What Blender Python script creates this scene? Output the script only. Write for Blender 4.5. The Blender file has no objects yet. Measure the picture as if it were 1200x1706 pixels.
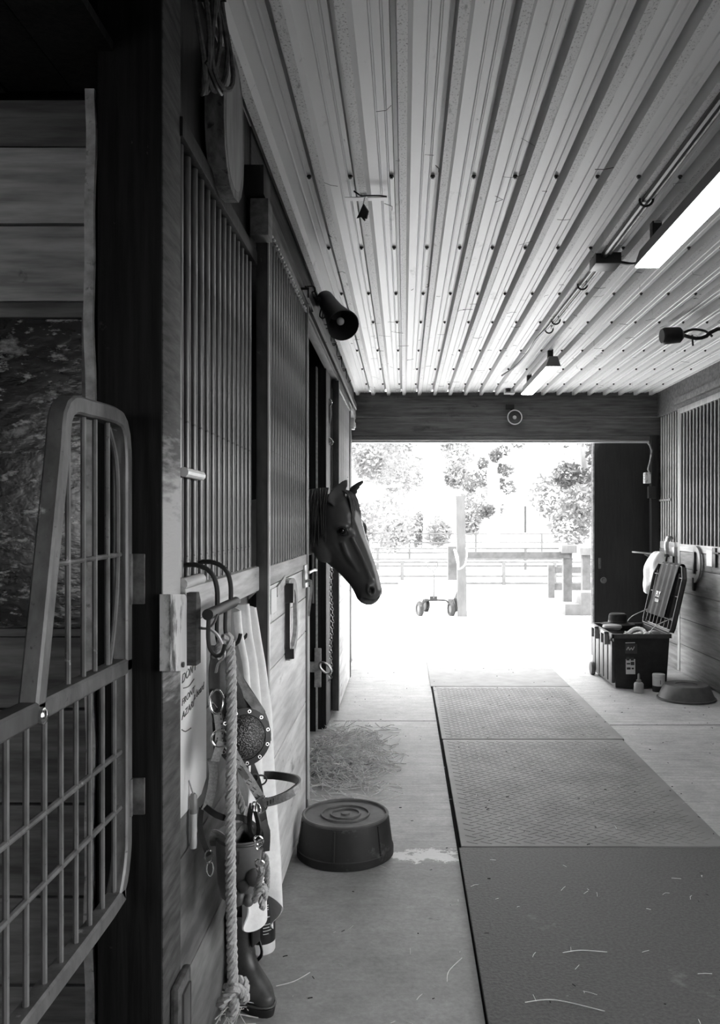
import bpy, bmesh, math, random
from mathutils import Vector, Matrix
random.seed(7)
SC = bpy.context.scene
COL = SC.collection
PI = math.pi

# ------------------------------------------------------------------ camera
F, VX, HY, CH = 1400.0, 674.0, 870.0, 1.4      # focal length / principal point of the photo in its pixels, eye height
cam = bpy.data.cameras.new('camera'); camo = bpy.data.objects.new('camera', cam); COL.objects.link(camo)
camo.location = (0, 0, CH); camo.rotation_euler = (PI/2, 0, 0)
cam.sensor_fit = 'VERTICAL'; cam.sensor_height = 36; cam.lens = F/1706*36
cam.shift_x = -(VX-600)/1706; cam.shift_y = (HY-853)/1706
cam.clip_start = 0.02; cam.clip_end = 400
SC.camera = camo
# ------------------------------------------------------------------ world, sun, exposure
SKY, SUN, EXPO, LAMP = 4.5, 5.0, .95, 15.0
w = bpy.data.worlds.new('sky'); SC.world = w; w.use_nodes = True
bg = w.node_tree.nodes['Background']; bg.inputs[0].default_value = (1, 1, 1, 1); bg.inputs[1].default_value = SKY
sl = bpy.data.lights.new('sun', 'SUN'); sl.energy = SUN; sl.angle = 0.02
so = bpy.data.objects.new('sun', sl); COL.objects.link(so)
so.rotation_euler = Vector((0.62, -0.04, -0.78)).to_track_quat('-Z', 'Y').to_euler()
SC.view_settings.view_transform = 'Standard'; SC.view_settings.look = 'None'
SC.view_settings.exposure = EXPO; SC.view_settings.gamma = 1; SC.view_settings.use_curve_mapping = False

def P(px, py, Y):                 # photo pixel at depth Y -> world
    return Vector(((px-VX)/F*Y, Y, CH-(py-HY)/F*Y))
def PX(px, py, X):                # photo pixel on the plane x = X
    return P(px, py, F*X/(px-VX))
def V(*a): return Vector(a)

# ------------------------------------------------------------------ materials
MATS = {}
def mat(name, c1, c2=None, scale=(8, 8, 8), rough=.7, bump=0, metal=0, detail=4, lo=.35, hi=.65, spots=None, spec=.5, emit=0, noise_rough=0, coat=0, wear=None):
    """grey material: noise mix c1/c2 stretched by scale; spots=(scale, threshold, colour) adds irregular stains"""
    if name in MATS: return MATS[name]
    m = bpy.data.materials.new(name); m.use_nodes = True; nt = m.node_tree; N = nt.nodes; L = nt.links
    b = N['Principled BSDF']; g = lambda v: (v, v, v, 1)
    b.inputs['Base Color'].default_value = g(c1); b.inputs['Roughness'].default_value = rough
    b.inputs['Metallic'].default_value = metal; b.inputs['Specular IOR Level'].default_value = spec
    if coat: b.inputs['Coat Weight'].default_value = coat
    if emit:
        b.inputs['Emission Color'].default_value = (1, 1, 1, 1); b.inputs['Emission Strength'].default_value = emit
    if c2 is not None:
        tc = N.new('ShaderNodeTexCoord'); mp = N.new('ShaderNodeMapping'); mp.inputs['Scale'].default_value = scale
        L.new(tc.outputs['Object'], mp.inputs[0])
        no = N.new('ShaderNodeTexNoise'); no.inputs['Scale'].default_value = 1; no.inputs['Detail'].default_value = detail; no.inputs['Roughness'].default_value = .6
        L.new(mp.outputs[0], no.inputs['Vector'])
        cr = N.new('ShaderNodeValToRGB'); cr.color_ramp.elements[0].position = lo; cr.color_ramp.elements[1].position = hi
        cr.color_ramp.elements[0].color = g(c1); cr.color_ramp.elements[1].color = g(c2)
        L.new(no.outputs['Fac'], cr.inputs[0]); out = cr.outputs[0]
        for sp in (spots or []):
            sc, th, col = sp[:3]
            n2 = N.new('ShaderNodeTexNoise'); n2.inputs['Detail'].default_value = 6; n2.inputs['Roughness'].default_value = .65
            if isinstance(sc, tuple):
                m2 = N.new('ShaderNodeMapping'); m2.inputs['Scale'].default_value = sc; m2.inputs['Location'].default_value = (3.1, 1.7, .4)
                L.new(tc.outputs['Object'], m2.inputs[0]); L.new(m2.outputs[0], n2.inputs['Vector']); n2.inputs['Scale'].default_value = 1
            else:
                L.new(tc.outputs['Object'], n2.inputs['Vector']); n2.inputs['Scale'].default_value = sc
            r2 = N.new('ShaderNodeValToRGB'); r2.color_ramp.elements[0].position = th; r2.color_ramp.elements[1].position = min(1, th+.09)
            L.new(n2.outputs['Fac'], r2.inputs[0])
            mx = N.new('ShaderNodeMix'); mx.data_type = 'RGBA'; mx.inputs['B'].default_value = g(col)
            L.new(r2.outputs[0], mx.inputs['Factor']); L.new(out, mx.inputs['A']); out = mx.outputs['Result']
        if wear:                                                    # band rubbed pale: (height, half height, colour)
            sp = N.new('ShaderNodeSeparateXYZ'); L.new(tc.outputs['Object'], sp.inputs[0])
            def mth(op, a, c):
                q = N.new('ShaderNodeMath'); q.operation = op
                for k, v in enumerate((a, c)):
                    if isinstance(v, (int, float)): q.inputs[k].default_value = v
                    else: L.new(v, q.inputs[k])
                return q.outputs[0]
            d = mth('DIVIDE', mth('ABSOLUTE', mth('SUBTRACT', sp.outputs['Z'], wear[0]), 0), wear[1])
            d = mth('ADD', d, mth('MULTIPLY', mth('SUBTRACT', no.outputs['Fac'], .5), 1.6))
            mr = N.new('ShaderNodeMapRange'); mr.inputs['From Min'].default_value = .5; mr.inputs['From Max'].default_value = 1.1; mr.inputs['To Min'].default_value = 1; mr.inputs['To Max'].default_value = 0
            L.new(d, mr.inputs['Value']); mx = N.new('ShaderNodeMix'); mx.data_type = 'RGBA'; mx.inputs['B'].default_value = g(wear[2])
            L.new(mr.outputs[0], mx.inputs['Factor']); L.new(out, mx.inputs['A']); out = mx.outputs['Result']
        L.new(out, b.inputs['Base Color'])
        if noise_rough:
            mr = N.new('ShaderNodeMapRange'); mr.inputs['To Min'].default_value = rough-noise_rough; mr.inputs['To Max'].default_value = rough+noise_rough
            L.new(no.outputs['Fac'], mr.inputs['Value']); L.new(mr.outputs[0], b.inputs['Roughness'])
        if bump:
            bp = N.new('ShaderNodeBump'); bp.inputs['Strength'].default_value = min(1, bump); bp.inputs['Distance'].default_value = .004*max(1, bump)
            L.new(no.outputs['Fac'], bp.inputs['Height']); L.new(bp.outputs[0], b.inputs['Normal'])
    MATS[name] = m
    return m

M = dict(
 ceil=mat('white_steel_sheet', .70, .80, (1.5, .4, 1), .42, 0, spots=[((60, 22, 1), .66, .34), ((7, 3, 1), .63, .45)]),
 ceil_rib=mat('dusty_rib_face', .62, .74, (1.5, .4, 1), .5, 0, spots=[((150, 110, 1), .55, .22), ((40, 14, 1), .60, .30)]),
 bolt=mat('bolt_black', .03, rough=.5),
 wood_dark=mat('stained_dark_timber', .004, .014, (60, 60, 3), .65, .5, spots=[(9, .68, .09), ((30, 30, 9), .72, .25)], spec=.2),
 wood_post=mat('sawn_post_timber', .022, .075, (20, 9, 60), .75, .6, spots=[(7, .68, .16)], wear=(1.30, .26, .42)),
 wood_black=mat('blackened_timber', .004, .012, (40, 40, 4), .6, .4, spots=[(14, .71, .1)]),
 wood_bayL=mat('bay_board_pine', .26, .58, (3, 30, 30), .65, .3, spots=[(6, .63, .035)]),
 wood_bayD=mat('bay_board_dark', .08, .22, (3, 30, 30), .65, .3, spots=[(7, .62, .13)]),
 wood_head=mat('header_plank', .07, .16, (3, 30, 40), .65, .3, spots=[((3, 3, 7), .62, .045)]),
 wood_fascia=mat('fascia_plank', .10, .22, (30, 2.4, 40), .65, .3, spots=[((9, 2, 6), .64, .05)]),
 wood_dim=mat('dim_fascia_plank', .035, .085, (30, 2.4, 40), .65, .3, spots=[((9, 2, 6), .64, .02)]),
 wood_sill=mat('worn_sill_timber', .34, .56, (40, 3, 40), .6, .3, spots=[((16, 5, 16), .66, .16)]),
 wood_white=mat('white_washed_plank', .52, .80, (40, 2.6, 22), .55, .2, spots=[((20, 3, 8), .63, .22), (3.2, .64, .34)]),
 wood_brown=mat('kick_board_plank', .07, .22, (30, 3, 12), .6, .3, spots=[((12, 3, 5), .60, .06)]),
 wood_right=mat('right_stall_plank', .13, .27, (30, 2.6, 26), .6, .2, spots=[((9, 2, 6), .62, .07), (5, .66, .45)]),
 wood_block=mat('worn_wood_block', .50, .62, (40, 40, 5), .6, .3, spots=[((9, 9, 5), .50, .06)]),
 steel_bar=mat('grille_bar_steel', .06, .17, (30, 30, 5), .36, .1, .6, spots=[(60, .64, .03)]),
 steel_right=mat('light_grille_bar', .30, .46, (30, 30, 5), .45, .1, .3, spots=[(60, .66, .08)]),
 steel_stile=mat('door_stile_steel', .055, .12, (12, 12, 5), .45, .1, .4, spots=[(22, .66, .22)]),
 steel_edge=mat('bright_edge_steel', .6, .75, (20, 20, 5), .4, 0, .3),
 gate=mat('weathered_gate_tube', .085, .16, (25, 25, 12), .5, .3, .3, spots=[(70, .62, .05), (16, .66, .6)]),
 galv=mat('galvanised_strip', .22, .5, (20, 20, 22), .5, .2, .2, spots=[(30, .68, .7)]),
 hinge=mat('rusty_hinge_plate', .06, .16, (30, 30, 30), .6, .4, .4),
 black=mat('black_metal', .012, rough=.5),
 gap=mat('black_gap', .006, rough=.95, spec=.05),
 blackp=mat('black_plastic', .012, .022, (20, 20, 20), .38),
 dkgrey=mat('dark_grey_plastic', .05, .07, (20, 20, 20), .5),
 grey=mat('grey_plastic', .22, .28, (10, 10, 10), .4),
 white=mat('white_plastic', .75, rough=.4),
 paper=mat('white_paper', .82, rough=.6),
 ink=mat('pen_ink', .05, rough=.6),
 chrome=mat('polished_metal', .75, rough=.18, metal=1),
 brushed=mat('dull_metal', .45, .6, (40, 40, 40), .35, 0, .9),
 rubber=mat('black_rubber', .006, .014, (12, 12, 12), .6, .2, spots=[(9, .60, .075), (30, .70, .2)]),
 rubber_top=mat('dusty_rubber', .055, .095, (14, 14, 14), .6, .1),
 pan=mat('grey_rubber_pan', .06, .09, (14, 14, 14), .55, .1),
 leather=mat('dark_leather', .010, .022, (40, 40, 40), .55, .2),
 web=mat('stitched_webbing', .24, .36, (160, 160, 160), .7, .3),
 stitch=mat('dark_stitching', .03, rough=.7),
 rope=mat('cotton_rope', .30, .48, (90, 90, 90), .85, .5),
 rope_d=mat('grey_cotton_rope', .20, .34, (90, 90, 90), .85, .5),
 cloth=mat('white_terry_cloth', .80, .88, (50, 50, 50), .9, .25),
 maskf=mat('dark_mask_fabric', .007, .018, (220, 220, 220), .75, .3),
 maskb=mat('grey_fleece_band', .14, .28, (60, 60, 60), .85, .3),
 net=mat('mask_mesh', .02, .16, (330, 330, 330), .35, .6, lo=.5, hi=.62, detail=0),
 boot=mat('worn_boot_leather', .018, .06, (14, 14, 14), .42, .2, spots=[(40, .68, .3)]),
 hay=mat('dry_hay', .50, .88, (30, 30, 30), .7),
 straw=mat('pale_straw', .6, .75, (30, 30, 30), .7),
 lamp=mat('lit_lamp_lens', .9, rough=.5, emit=LAMP),
 lampbody=mat('lamp_housing', .2, rough=.5, metal=.3),
 horn=mat('dark_horn_metal', .03, .045, (9, 9, 9), .55),
 slice=mat('cut_wood_face', .20, .30, (3, 30, 6), .6, .1),
 bark=mat('wood_slice_edge', .08, .24, (30, 30, 14), .7, .3, spots=[(30, .60, .03)]),
 sticker=mat('pale_sticker', .72, rough=.5),
 outwood=mat('weathered_fence_board', .045, .075, (8, 8, 8), .8),
 outpost=mat('pale_outdoor_post', .085, .12, (8, 8, 3), .8),
 stoneblk=mat('grey_mounting_block', .07, .10, (6, 6, 6), .8),
 barn=mat('white_barn_boards', .80, .86, (4, 4, 1), .7),
 trunk=mat('tree_bark', .30, .45, (6, 6, 2), .9),
 pipe=mat('pale_pipe_rail', .06, .09, (6, 6, 6), .6),
)

def sheet_floor():                         # brushed concrete aisle with a bare pale patch and slab joints
    m = bpy.data.materials.new('brushed_concrete'); m.use_nodes = True; nt = m.node_tree; N = nt.nodes; L = nt.links; b = N['Principled BSDF']
    tc = N.new('ShaderNodeTexCoord')
    def noise(scale, detail=5, rough=.6, loc=(0, 0, 0)):
        mp = N.new('ShaderNodeMapping'); mp.inputs['Scale'].default_value = scale; mp.inputs['Location'].default_value = loc
        L.new(tc.outputs['Object'], mp.inputs[0]); n = N.new('ShaderNodeTexNoise'); n.inputs['Scale'].default_value = 1
        n.inputs['Detail'].default_value = detail; n.inputs['Roughness'].default_value = rough; L.new(mp.outputs[0], n.inputs['Vector']); return n.outputs['Fac']
    def ramp(x, p0, p1, v0, v1):
        r = N.new('ShaderNodeMapRange'); r.inputs['From Min'].default_value = p0; r.inputs['From Max'].default_value = p1
        r.inputs['To Min'].default_value = v0; r.inputs['To Max'].default_value = v1; L.new(x, r.inputs['Value']); return r.outputs[0]
    def math_(op, a, b_):
        n = N.new('ShaderNodeMath'); n.operation = op
        for k, v in enumerate((a, b_)):
            if isinstance(v, (int, float)): n.inputs[k].default_value = v
            else: L.new(v, n.inputs[k])
        return n.outputs[0]
    big = ramp(noise((1.6, 1.6, 1)), .3, .7, .33, .47)
    brush = ramp(noise((2.2, 46, 1), 3), .35, .65, .84, 1.08)
    fine = ramp(noise((60, 60, 1), 3), .3, .7, .86, 1.1)
    dark = ramp(noise((5, 9, 1), 6, .7, (2, 5, 0)), .64, .72, 1, .5)
    sp = N.new('ShaderNodeSeparateXYZ'); L.new(tc.outputs['Object'], sp.inputs[0])
    far = ramp(sp.outputs['Y'], 3.42, 3.5, .25, 1.0)
    brush = math_('ADD', 1.0, math_('MULTIPLY', math_('SUBTRACT', brush, 1.0), far))
    blot = ramp(noise((9, 11, 1), 7, .75, (7, 1, 0)), .35, .65, .82, 1.12)
    v = math_('MULTIPLY', math_('MULTIPLY', math_('MULTIPLY', big, blot), brush), math_('MULTIPLY', fine, dark))
    # worn nearer slab is a darker pour than the brushed slab beyond it
    v = math_('MULTIPLY', v, ramp(sp.outputs['Y'], 3.42, 3.5, .66, 1.0))
    # pale bare patch
    dx = math_('MULTIPLY', math_('SUBTRACT', sp.outputs['X'], .10), 6.0); dy = math_('MULTIPLY', math_('SUBTRACT', sp.outputs['Y'], 3.53), 13.0)
    r2 = math_('ADD', math_('MULTIPLY', dx, dx), math_('MULTIPLY', dy, dy))
    r2 = math_('ADD', r2, ramp(noise((14, 22, 1), 5, .7), .3, .7, -1.0, 1.3))
    patch = ramp(r2, .75, .95, 1, 0)
    mx = N.new('ShaderNodeMix'); mx.data_type = 'FLOAT'; L.new(patch, mx.inputs[0]); L.new(v, mx.inputs[2]); mx.inputs[3].default_value = .74
    cc = N.new('ShaderNodeCombineColor')
    for k in range(3): L.new(mx.outputs[0], cc.inputs[k])
    L.new(cc.outputs[0], b.inputs['Base Color']); b.inputs['Roughness'].default_value = .62
    bp = N.new('ShaderNodeBump'); bp.inputs['Strength'].default_value = .5; bp.inputs['Distance'].default_value = .003
    L.new(math_('MULTIPLY', brush, fine), bp.inputs['Height']); L.new(bp.outputs[0], b.inputs['Normal'])
    return m
M['concrete'] = sheet_floor()
M['mat_a'] = mat('rubber_mat_ribbed', .15, .22, (3, 3, 3), .6, 0, spots=[(14, .66, .30), (4, .64, .10)], spec=.4)
M['mat_b'] = mat('rubber_mat_pebbled', .055, .09, (90, 90, 3), .62, .8, spots=[(3, .62, .18), (26, .70, .24)], spec=.4)
M['mat_c'] = mat('rubber_mat_plain', .19, .25, (6, 6, 3), .65, .3, spots=[(20, .68, .33)], spec=.4)
M['rubberpanel'] = mat('glint_scratched_panel', .006, .02, (9, 9, 16), .22, .6, spots=[((22, 9, 60), .56, .5), ((7, 5, 12), .60, .34)])  # pale spots paint glints as well as scratches into the black
M['added_lawn'] = mat('added_dark_lawn', .03, .06, (3, 3, 3), .9)  # tone of the added strip, kept dark against bounce light
M['ground'] = mat('pale_dusty_ground', .62, .78, (.6, .6, .6), .9, .3, spots=[(2.2, .66, .45)])
def leaf_mat(name, c1, c2):
    m = mat(name, c1, c2, (3, 3, 3), .6); nt = m.node_tree; b = nt.nodes['Principled BSDF']
    b.inputs['Transmission Weight'].default_value = 0
    tr = nt.nodes.new('ShaderNodeBsdfTranslucent'); tr.inputs[0].default_value = (c2, c2, c2, 1)
    mx = nt.nodes.new('ShaderNodeMixShader'); mx.inputs[0].default_value = .45
    nt.links.new(b.outputs[0], mx.inputs[1]); nt.links.new(tr.outputs[0], mx.inputs[2]); nt.links.new(mx.outputs[0], nt.nodes['Material Output'].inputs[0])
    return m
M['leaf_pale'] = leaf_mat('pale_sunlit_leaf', .17, .25)
M['leaf_grey'] = leaf_mat('grey_green_leaf', .085, .16)

# ------------------------------------------------------------------ mesh builder
class MB:
    def __init__(s): s.bm = bmesh.new()
    def quad_box(s, pts):
        v = [s.bm.verts.new(p) for p in pts]
        for f in ((0,3,2,1),(4,5,6,7),(0,1,5,4),(1,2,6,5),(2,3,7,6),(3,0,4,7)):
            s.bm.faces.new([v[i] for i in f])
        return v
    def box(s, x0, x1, y0, y1, z0, z1, bev=0):
        x0, x1 = min(x0, x1), max(x0, x1); y0, y1 = min(y0, y1), max(y0, y1); z0, z1 = min(z0, z1), max(z0, z1)
        v = s.quad_box([(x0,y0,z0),(x1,y0,z0),(x1,y1,z0),(x0,y1,z0),(x0,y0,z1),(x1,y0,z1),(x1,y1,z1),(x0,y1,z1)])
        if bev:
            es = list({e for q in v for e in q.link_edges})
            bmesh.ops.bevel(s.bm, geom=es, offset=bev, segments=2, affect='EDGES', profile=.6)
        return s
    def obox(s, c, size, mtx, bev=0):
        c = Vector(c); hx, hy, hz = [q/2 for q in size]; m3 = mtx.to_3x3()
        pts = [c+m3@Vector(p) for p in ((-hx,-hy,-hz),(hx,-hy,-hz),(hx,hy,-hz),(-hx,hy,-hz),(-hx,-hy,hz),(hx,-hy,hz),(hx,hy,hz),(-hx,hy,hz))]
        v = s.quad_box(pts)
        if bev: bmesh.ops.bevel(s.bm, geom=list({e for q in v for e in q.link_edges}), offset=bev, segments=2, affect='EDGES', profile=.6)
        return s
    def frames(s, pts, ref=None):
        pts = [Vector(p) for p in pts]; n = len(pts); out = []
        prev = None
        for i in range(n):
            t = (pts[min(i+1, n-1)]-pts[max(i-1, 0)])
            if t.length < 1e-9: t = Vector((0, 0, 1))
            t.normalize()
            if ref is not None:
                r = Vector(ref[i]) if isinstance(ref, list) else Vector(ref)
                a = r - t*r.dot(t)
                if a.length < 1e-6: a = t.orthogonal()
            elif prev is None: a = t.orthogonal()
            else:
                a = prev - t*prev.dot(t)
                if a.length < 1e-6: a = t.orthogonal()
            a.normalize(); prev = a; out.append((pts[i], a, t.cross(a)))
        return out
    def sweep(s, pts, section, ref=None, closed=False, scale=None, caps=True):
        fr = s.frames(pts, ref); rings = []
        if closed and ref is None: pass
        for i, (p, a, b) in enumerate(fr):
            k = scale[i] if scale else 1
            ring = []
            for q in section:
                ring.append(s.bm.verts.new(p + a*q[0]*k + b*q[1]*k))
            rings.append(ring)
        n = len(section); m = len(rings)
        for i in range(m if closed else m-1):
            r0, r1 = rings[i], rings[(i+1) % m]
            for j in range(n):
                s.bm.faces.new((r0[j], r0[(j+1) % n], r1[(j+1) % n], r1[j]))
        if not closed and caps:
            s.bm.faces.new(rings[0][::-1]); s.bm.faces.new(rings[-1])
        return s
    def tube(s, pts, r, seg=10, closed=False, scale=None):
        return s.sweep(pts, [(r*math.cos(2*PI*k/seg), r*math.sin(2*PI*k/seg)) for k in range(seg)], None, closed, scale)
    def cyl(s, a, b, r, seg=14, r2=None):
        return s.tube([a, b], r, seg, scale=[1, (r2/r if r2 is not None else 1)])
    def ribbon(s, pts, wd, th, ref, closed=False):
        return s.sweep(pts, [(-wd/2, -th/2), (wd/2, -th/2), (wd/2, th/2), (-wd/2, th/2)], ref, closed)
    def rope(s, pts, r, pitch=.05, seg=7, strands=3):
        fr0 = dense(pts, r*.55); fr = s.frames(fr0); d = 0
        for k in range(strands):
            line = []; d = 0
            for i, (p, a, b) in enumerate(fr):
                if i: d += (p-fr[i-1][0]).length
                an = 2*PI*(d/pitch + k/strands)
                line.append(p + (a*math.cos(an)+b*math.sin(an))*r*.5)
            s.tube(line, r*.56, seg)
        return s
    def lathe(s, prof, c, axis=(0, 0, 1), seg=40, cap=True):
        c = Vector(c); ax = Vector(axis).normalized(); a = ax.orthogonal().normalized(); b = ax.cross(a); rings = []
        for r, h in prof:
            rings.append([s.bm.verts.new(c+ax*h+(a*math.cos(2*PI*k/seg)+b*math.sin(2*PI*k/seg))*max(r, 1e-4)) for k in range(seg)])
        for i in range(len(rings)-1):
            for j in range(seg):
                s.bm.faces.new((rings[i][j], rings[i][(j+1) % seg], rings[i+1][(j+1) % seg], rings[i+1][j]))
        if cap:
            s.bm.faces.new(rings[0][::-1]); s.bm.faces.new(rings[-1])
        return s
    def ball(s, c, r, sc=(1, 1, 1), seg=16, rot=None):
        m = Matrix.Translation(c) @ (rot.to_4x4() if rot else Matrix.Identity(4)) @ Matrix.Diagonal((r*sc[0], r*sc[1], r*sc[2], 1))
        bmesh.ops.create_uvsphere(s.bm, u_segments=seg, v_segments=max(6, seg*2//3), radius=1, matrix=m); return s
    def torus(s, c, R, r, axis=(0, 0, 1), seg=28, ts=8, sx=1, sy=1, up=None):
        ax = Vector(axis).normalized(); a = (Vector(up).cross(ax).normalized() if up else ax.orthogonal().normalized()); b = ax.cross(a)
        pts = [Vector(c)+a*math.cos(2*PI*k/seg)*R*sx+b*math.sin(2*PI*k/seg)*R*sy for k in range(seg)]
        rings = []
        for k, p in enumerate(pts):
            o = (p-Vector(c)).normalized()
            rings.append([s.bm.verts.new(p+(o*math.cos(2*PI*j/ts)+ax*math.sin(2*PI*j/ts))*r) for j in range(ts)])
        for k in range(seg):
            for j in range(ts):
                s.bm.faces.new((rings[k][j], rings[k][(j+1) % ts], rings[(k+1) % seg][(j+1) % ts], rings[(k+1) % seg][j]))
        return s
    def prism(s, poly, depth):            # poly: list of world points (planar), depth vector
        d = Vector(depth); a = [s.bm.verts.new(p) for p in poly]; b = [s.bm.verts.new(Vector(p)+d) for p in poly]
        s.bm.faces.new(a); s.bm.faces.new(b[::-1]); n = len(a)
        for i in range(n): s.bm.faces.new((a[i], b[i], b[(i+1) % n], a[(i+1) % n]))
        return s
    def grid(s, fn, nu, nv, th=0):
        vs = [[s.bm.verts.new(fn(i/nu, j/nv)) for j in range(nv+1)] for i in range(nu+1)]
        fs = [s.bm.faces.new((vs[i][j], vs[i+1][j], vs[i+1][j+1], vs[i][j+1])) for i in range(nu) for j in range(nv)]
        if th:
            bmesh.ops.recalc_face_normals(s.bm, faces=fs)
            bmesh.ops.solidify(s.bm, geom=fs, thickness=th)
        return s
    def build(s, name, m, parent=None, smooth=35, origin=None, recalc=True):
        if recalc: bmesh.ops.recalc_face_normals(s.bm, faces=s.bm.faces)
        me = bpy.data.meshes.new(name)
        if parent is not None: off = world_loc(parent)
        elif origin is not None: off = Vector(origin)
        else:
            xs = [v.co for v in s.bm.verts]
            off = Vector(((min(p.x for p in xs)+max(p.x for p in xs))/2, (min(p.y for p in xs)+max(p.y for p in xs))/2, min(p.z for p in xs)))
        bmesh.ops.translate(s.bm, verts=s.bm.verts, vec=-off)
        s.bm.to_mesh(me); s.bm.free()
        if smooth:
            me.shade_smooth(); me.set_sharp_from_angle(angle=math.radians(smooth))
        me.materials.append(m if not isinstance(m, str) else M[m])
        o = bpy.data.objects.new(name, me); COL.objects.link(o)
        if parent is not None: o.parent = parent
        else: o.location = off
        return o
def world_loc(o):
    p = Vector(o.location)
    while o.parent is not None:
        o = o.parent; p = p + Vector(o.location)
    return p
def dense(pts, step):
    """Catmull-Rom resampling of a polyline"""
    pts = [Vector(p) for p in pts]; out = []
    for i in range(len(pts)-1):
        p0, p1, p2, p3 = pts[max(i-1, 0)], pts[i], pts[i+1], pts[min(i+2, len(pts)-1)]
        n = max(2, int((p2-p1).length/step))
        for k in range(n):
            t = k/n
            out.append(.5*((2*p1)+(p2-p0)*t+(2*p0-5*p1+4*p2-p3)*t*t+(3*p1-p0-3*p2+p3)*t**3))
    out.append(pts[-1]); return out
def tag(o, label=None, cat=None, group=None, kind=None):
    for k, v in (('label', label), ('category', cat), ('group', group), ('kind', kind)):
        if v: o[k] = v
    return o
def thing(name, label, cat, loc, group=None):
    e = bpy.data.objects.new(name, None); COL.objects.link(e); e.location = loc; e.empty_display_size = .1
    return tag(e, label, cat, group)
def struct(o): o['kind'] = 'structure'; return o
def copies(o, offs):
    out = []
    for d in offs:
        c = o.copy(); COL.objects.link(c); c.parent = o.parent; c.location = Vector(o.location)+Vector(d); out.append(c)
    return out
def text_mesh(name, body, size, org, right, up, m, parent, ext=.0006, align='LEFT', shear=0, xs=1):
    cu = bpy.data.curves.new(name, 'FONT'); cu.body = body; cu.size = size; cu.extrude = ext; cu.align_x = align; cu.shear = shear
    tmp = bpy.data.objects.new(name+'_tmp', cu); COL.objects.link(tmp)
    dg = bpy.context.evaluated_depsgraph_get(); dg.update()
    me = bpy.data.meshes.new_from_object(tmp.evaluated_get(dg)); bpy.data.objects.remove(tmp)
    r = Vector(right).normalized(); u = Vector(up).normalized(); n = r.cross(u)
    mt = Matrix(((r.x, u.x, n.x, org[0]), (r.y, u.y, n.y, org[1]), (r.z, u.z, n.z, org[2]), (0, 0, 0, 1)))
    me.transform(Matrix.Translation(-world_loc(parent)) @ mt @ Matrix.Diagonal((xs, 1, 1, 1))); me.materials.clear(); me.materials.append(M[m])
    o = bpy.data.objects.new(name, me); COL.objects.link(o); o.parent = parent
    return o

XL, XD, XR = -.50, -.456, 2.58        # stall front plane, sliding door plane, right wall plane
WY0, WY1, WZ0, WZ1 = -2.2, 2.4, .75, 2.05      # hatch added to the unseen right wall for side light
ZC, YE = 2.72, 8.63                   # aisle ceiling, barn doorway

# ================================================================== SETTING
b = MB()
b.box(-4.2, 2.62, -3, 4.4, -.12, 0).box(-4.2, 4.2, 4.4, YE, -.12, 0)
struct(b.build('floor', 'concrete', origin=(0, 0, 0)))
# joints cut as thin recessed dark fillets
for y, x0, x1 in ((5.92, -.5, .235), (5.80, 1.40, 2.58)):
    struct(MB().box(x0, x1, y-.005, y+.005, -.003, .0012).build('trim_joint', 'wood_black'))
struct(MB().box(2.66, 60, -20, 8.0, -.121, -.10).build('added_lawn', 'added_lawn', origin=(0, 0, 0)))  # unseen dark strip added to cut ground bounce through the hatch
struct(MB().box(-40, 60, -20, 90, -.24, -.121).box(-40, 60, YE, 90, -.14, -.02).build('ground', 'ground', origin=(0, 0, 0)))

struct(MB().box(1.42, 2.56, -2.9, 2.7, 0, .012).box(-4.1, 1.385, -2.9, 1.76, 0, .012).build('floor_added_matting', 'mat_b', origin=(0, 0, 0)))  # unseen dark sheets added to soak up bounce off the near floor
# ribbed steel ceiling
PER = .157
b = MB(); prof = []
x = -.55; k = 0
base = -.075
def rib(x0): return [(x0-.013, 0), (x0-.012, .036), (x0+.003, .036), (x0+.007, -.027), (x0+.036, -.027), (x0+.050, 0), (x0+.088, 0), (x0+.091, -.004), (x0+.094, -.004), (x0+.097, 0), (x0+.119, 0), (x0+.122, -.004), (x0+.125, -.004), (x0+.128, 0)]  # narrow slot left of each rib is added to make a dark stripe
n0 = -3; ribs = []
for i in range(n0, 18):
    x0 = -.027+i*PER; ribs.append(x0); prof += rib(x0)
prof = [(-.52, 0)]+[p for p in prof if -.52 < p[0] < 2.66]+[(2.66, 0)]
va = [b.bm.verts.new((px_, -3, ZC+pz)) for px_, pz in prof]; vb = [b.bm.verts.new((px_, YE-.03, ZC+pz)) for px_, pz in prof]
for i in range(len(prof)-1): b.bm.faces.new((va[i], va[i+1], vb[i+1], vb[i]))
ceil = struct(b.build('ceiling', 'ceil', smooth=0, origin=(0, 0, 0), recalc=False))
ceil.data.materials.append(M['ceil_rib'])
for f_ in ceil.data.polygons:
    if all(ceil.data.vertices[i].co.z < ZC-.02 for i in f_.vertices): f_.material_index = 1
bb = MB().lathe([(.008, 0), (.009, -.002), (.009, -.006), (.0055, -.0062), (.0055, -.012), (0, -.0122)], (0, 0, 0), seg=10, cap=False).build('roofing_bolt', 'bolt', ceil)
spots = [(x0-.022, y, ZC-.0002) for y in (3.20, 4.03, 4.84, 5.53, 6.44, 7.22, 8.0) for x0 in ribs if -.45 < x0-.022 < 2.55]
bb.location = spots[0]; copies(bb, [Vector(q)-Vector(spots[0]) for q in spots[1:98]])
b = MB()
for q in spots[98:]: b.lathe([(.009, 0), (.009, -.006), (.0055, -.012)], q, seg=8, cap=False)
tag(b.build('roofing_bolt', 'bolt', ceil), kind='stuff')
# outer roof skin that keeps the daylight out
struct(MB().box(-4.3, 2.75, -3.1, 4.4, 2.78, 2.86).box(-4.3, 4.3, 4.4, YE-.01, 2.78, 2.86).build('roof', 'wood_black'))
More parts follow.
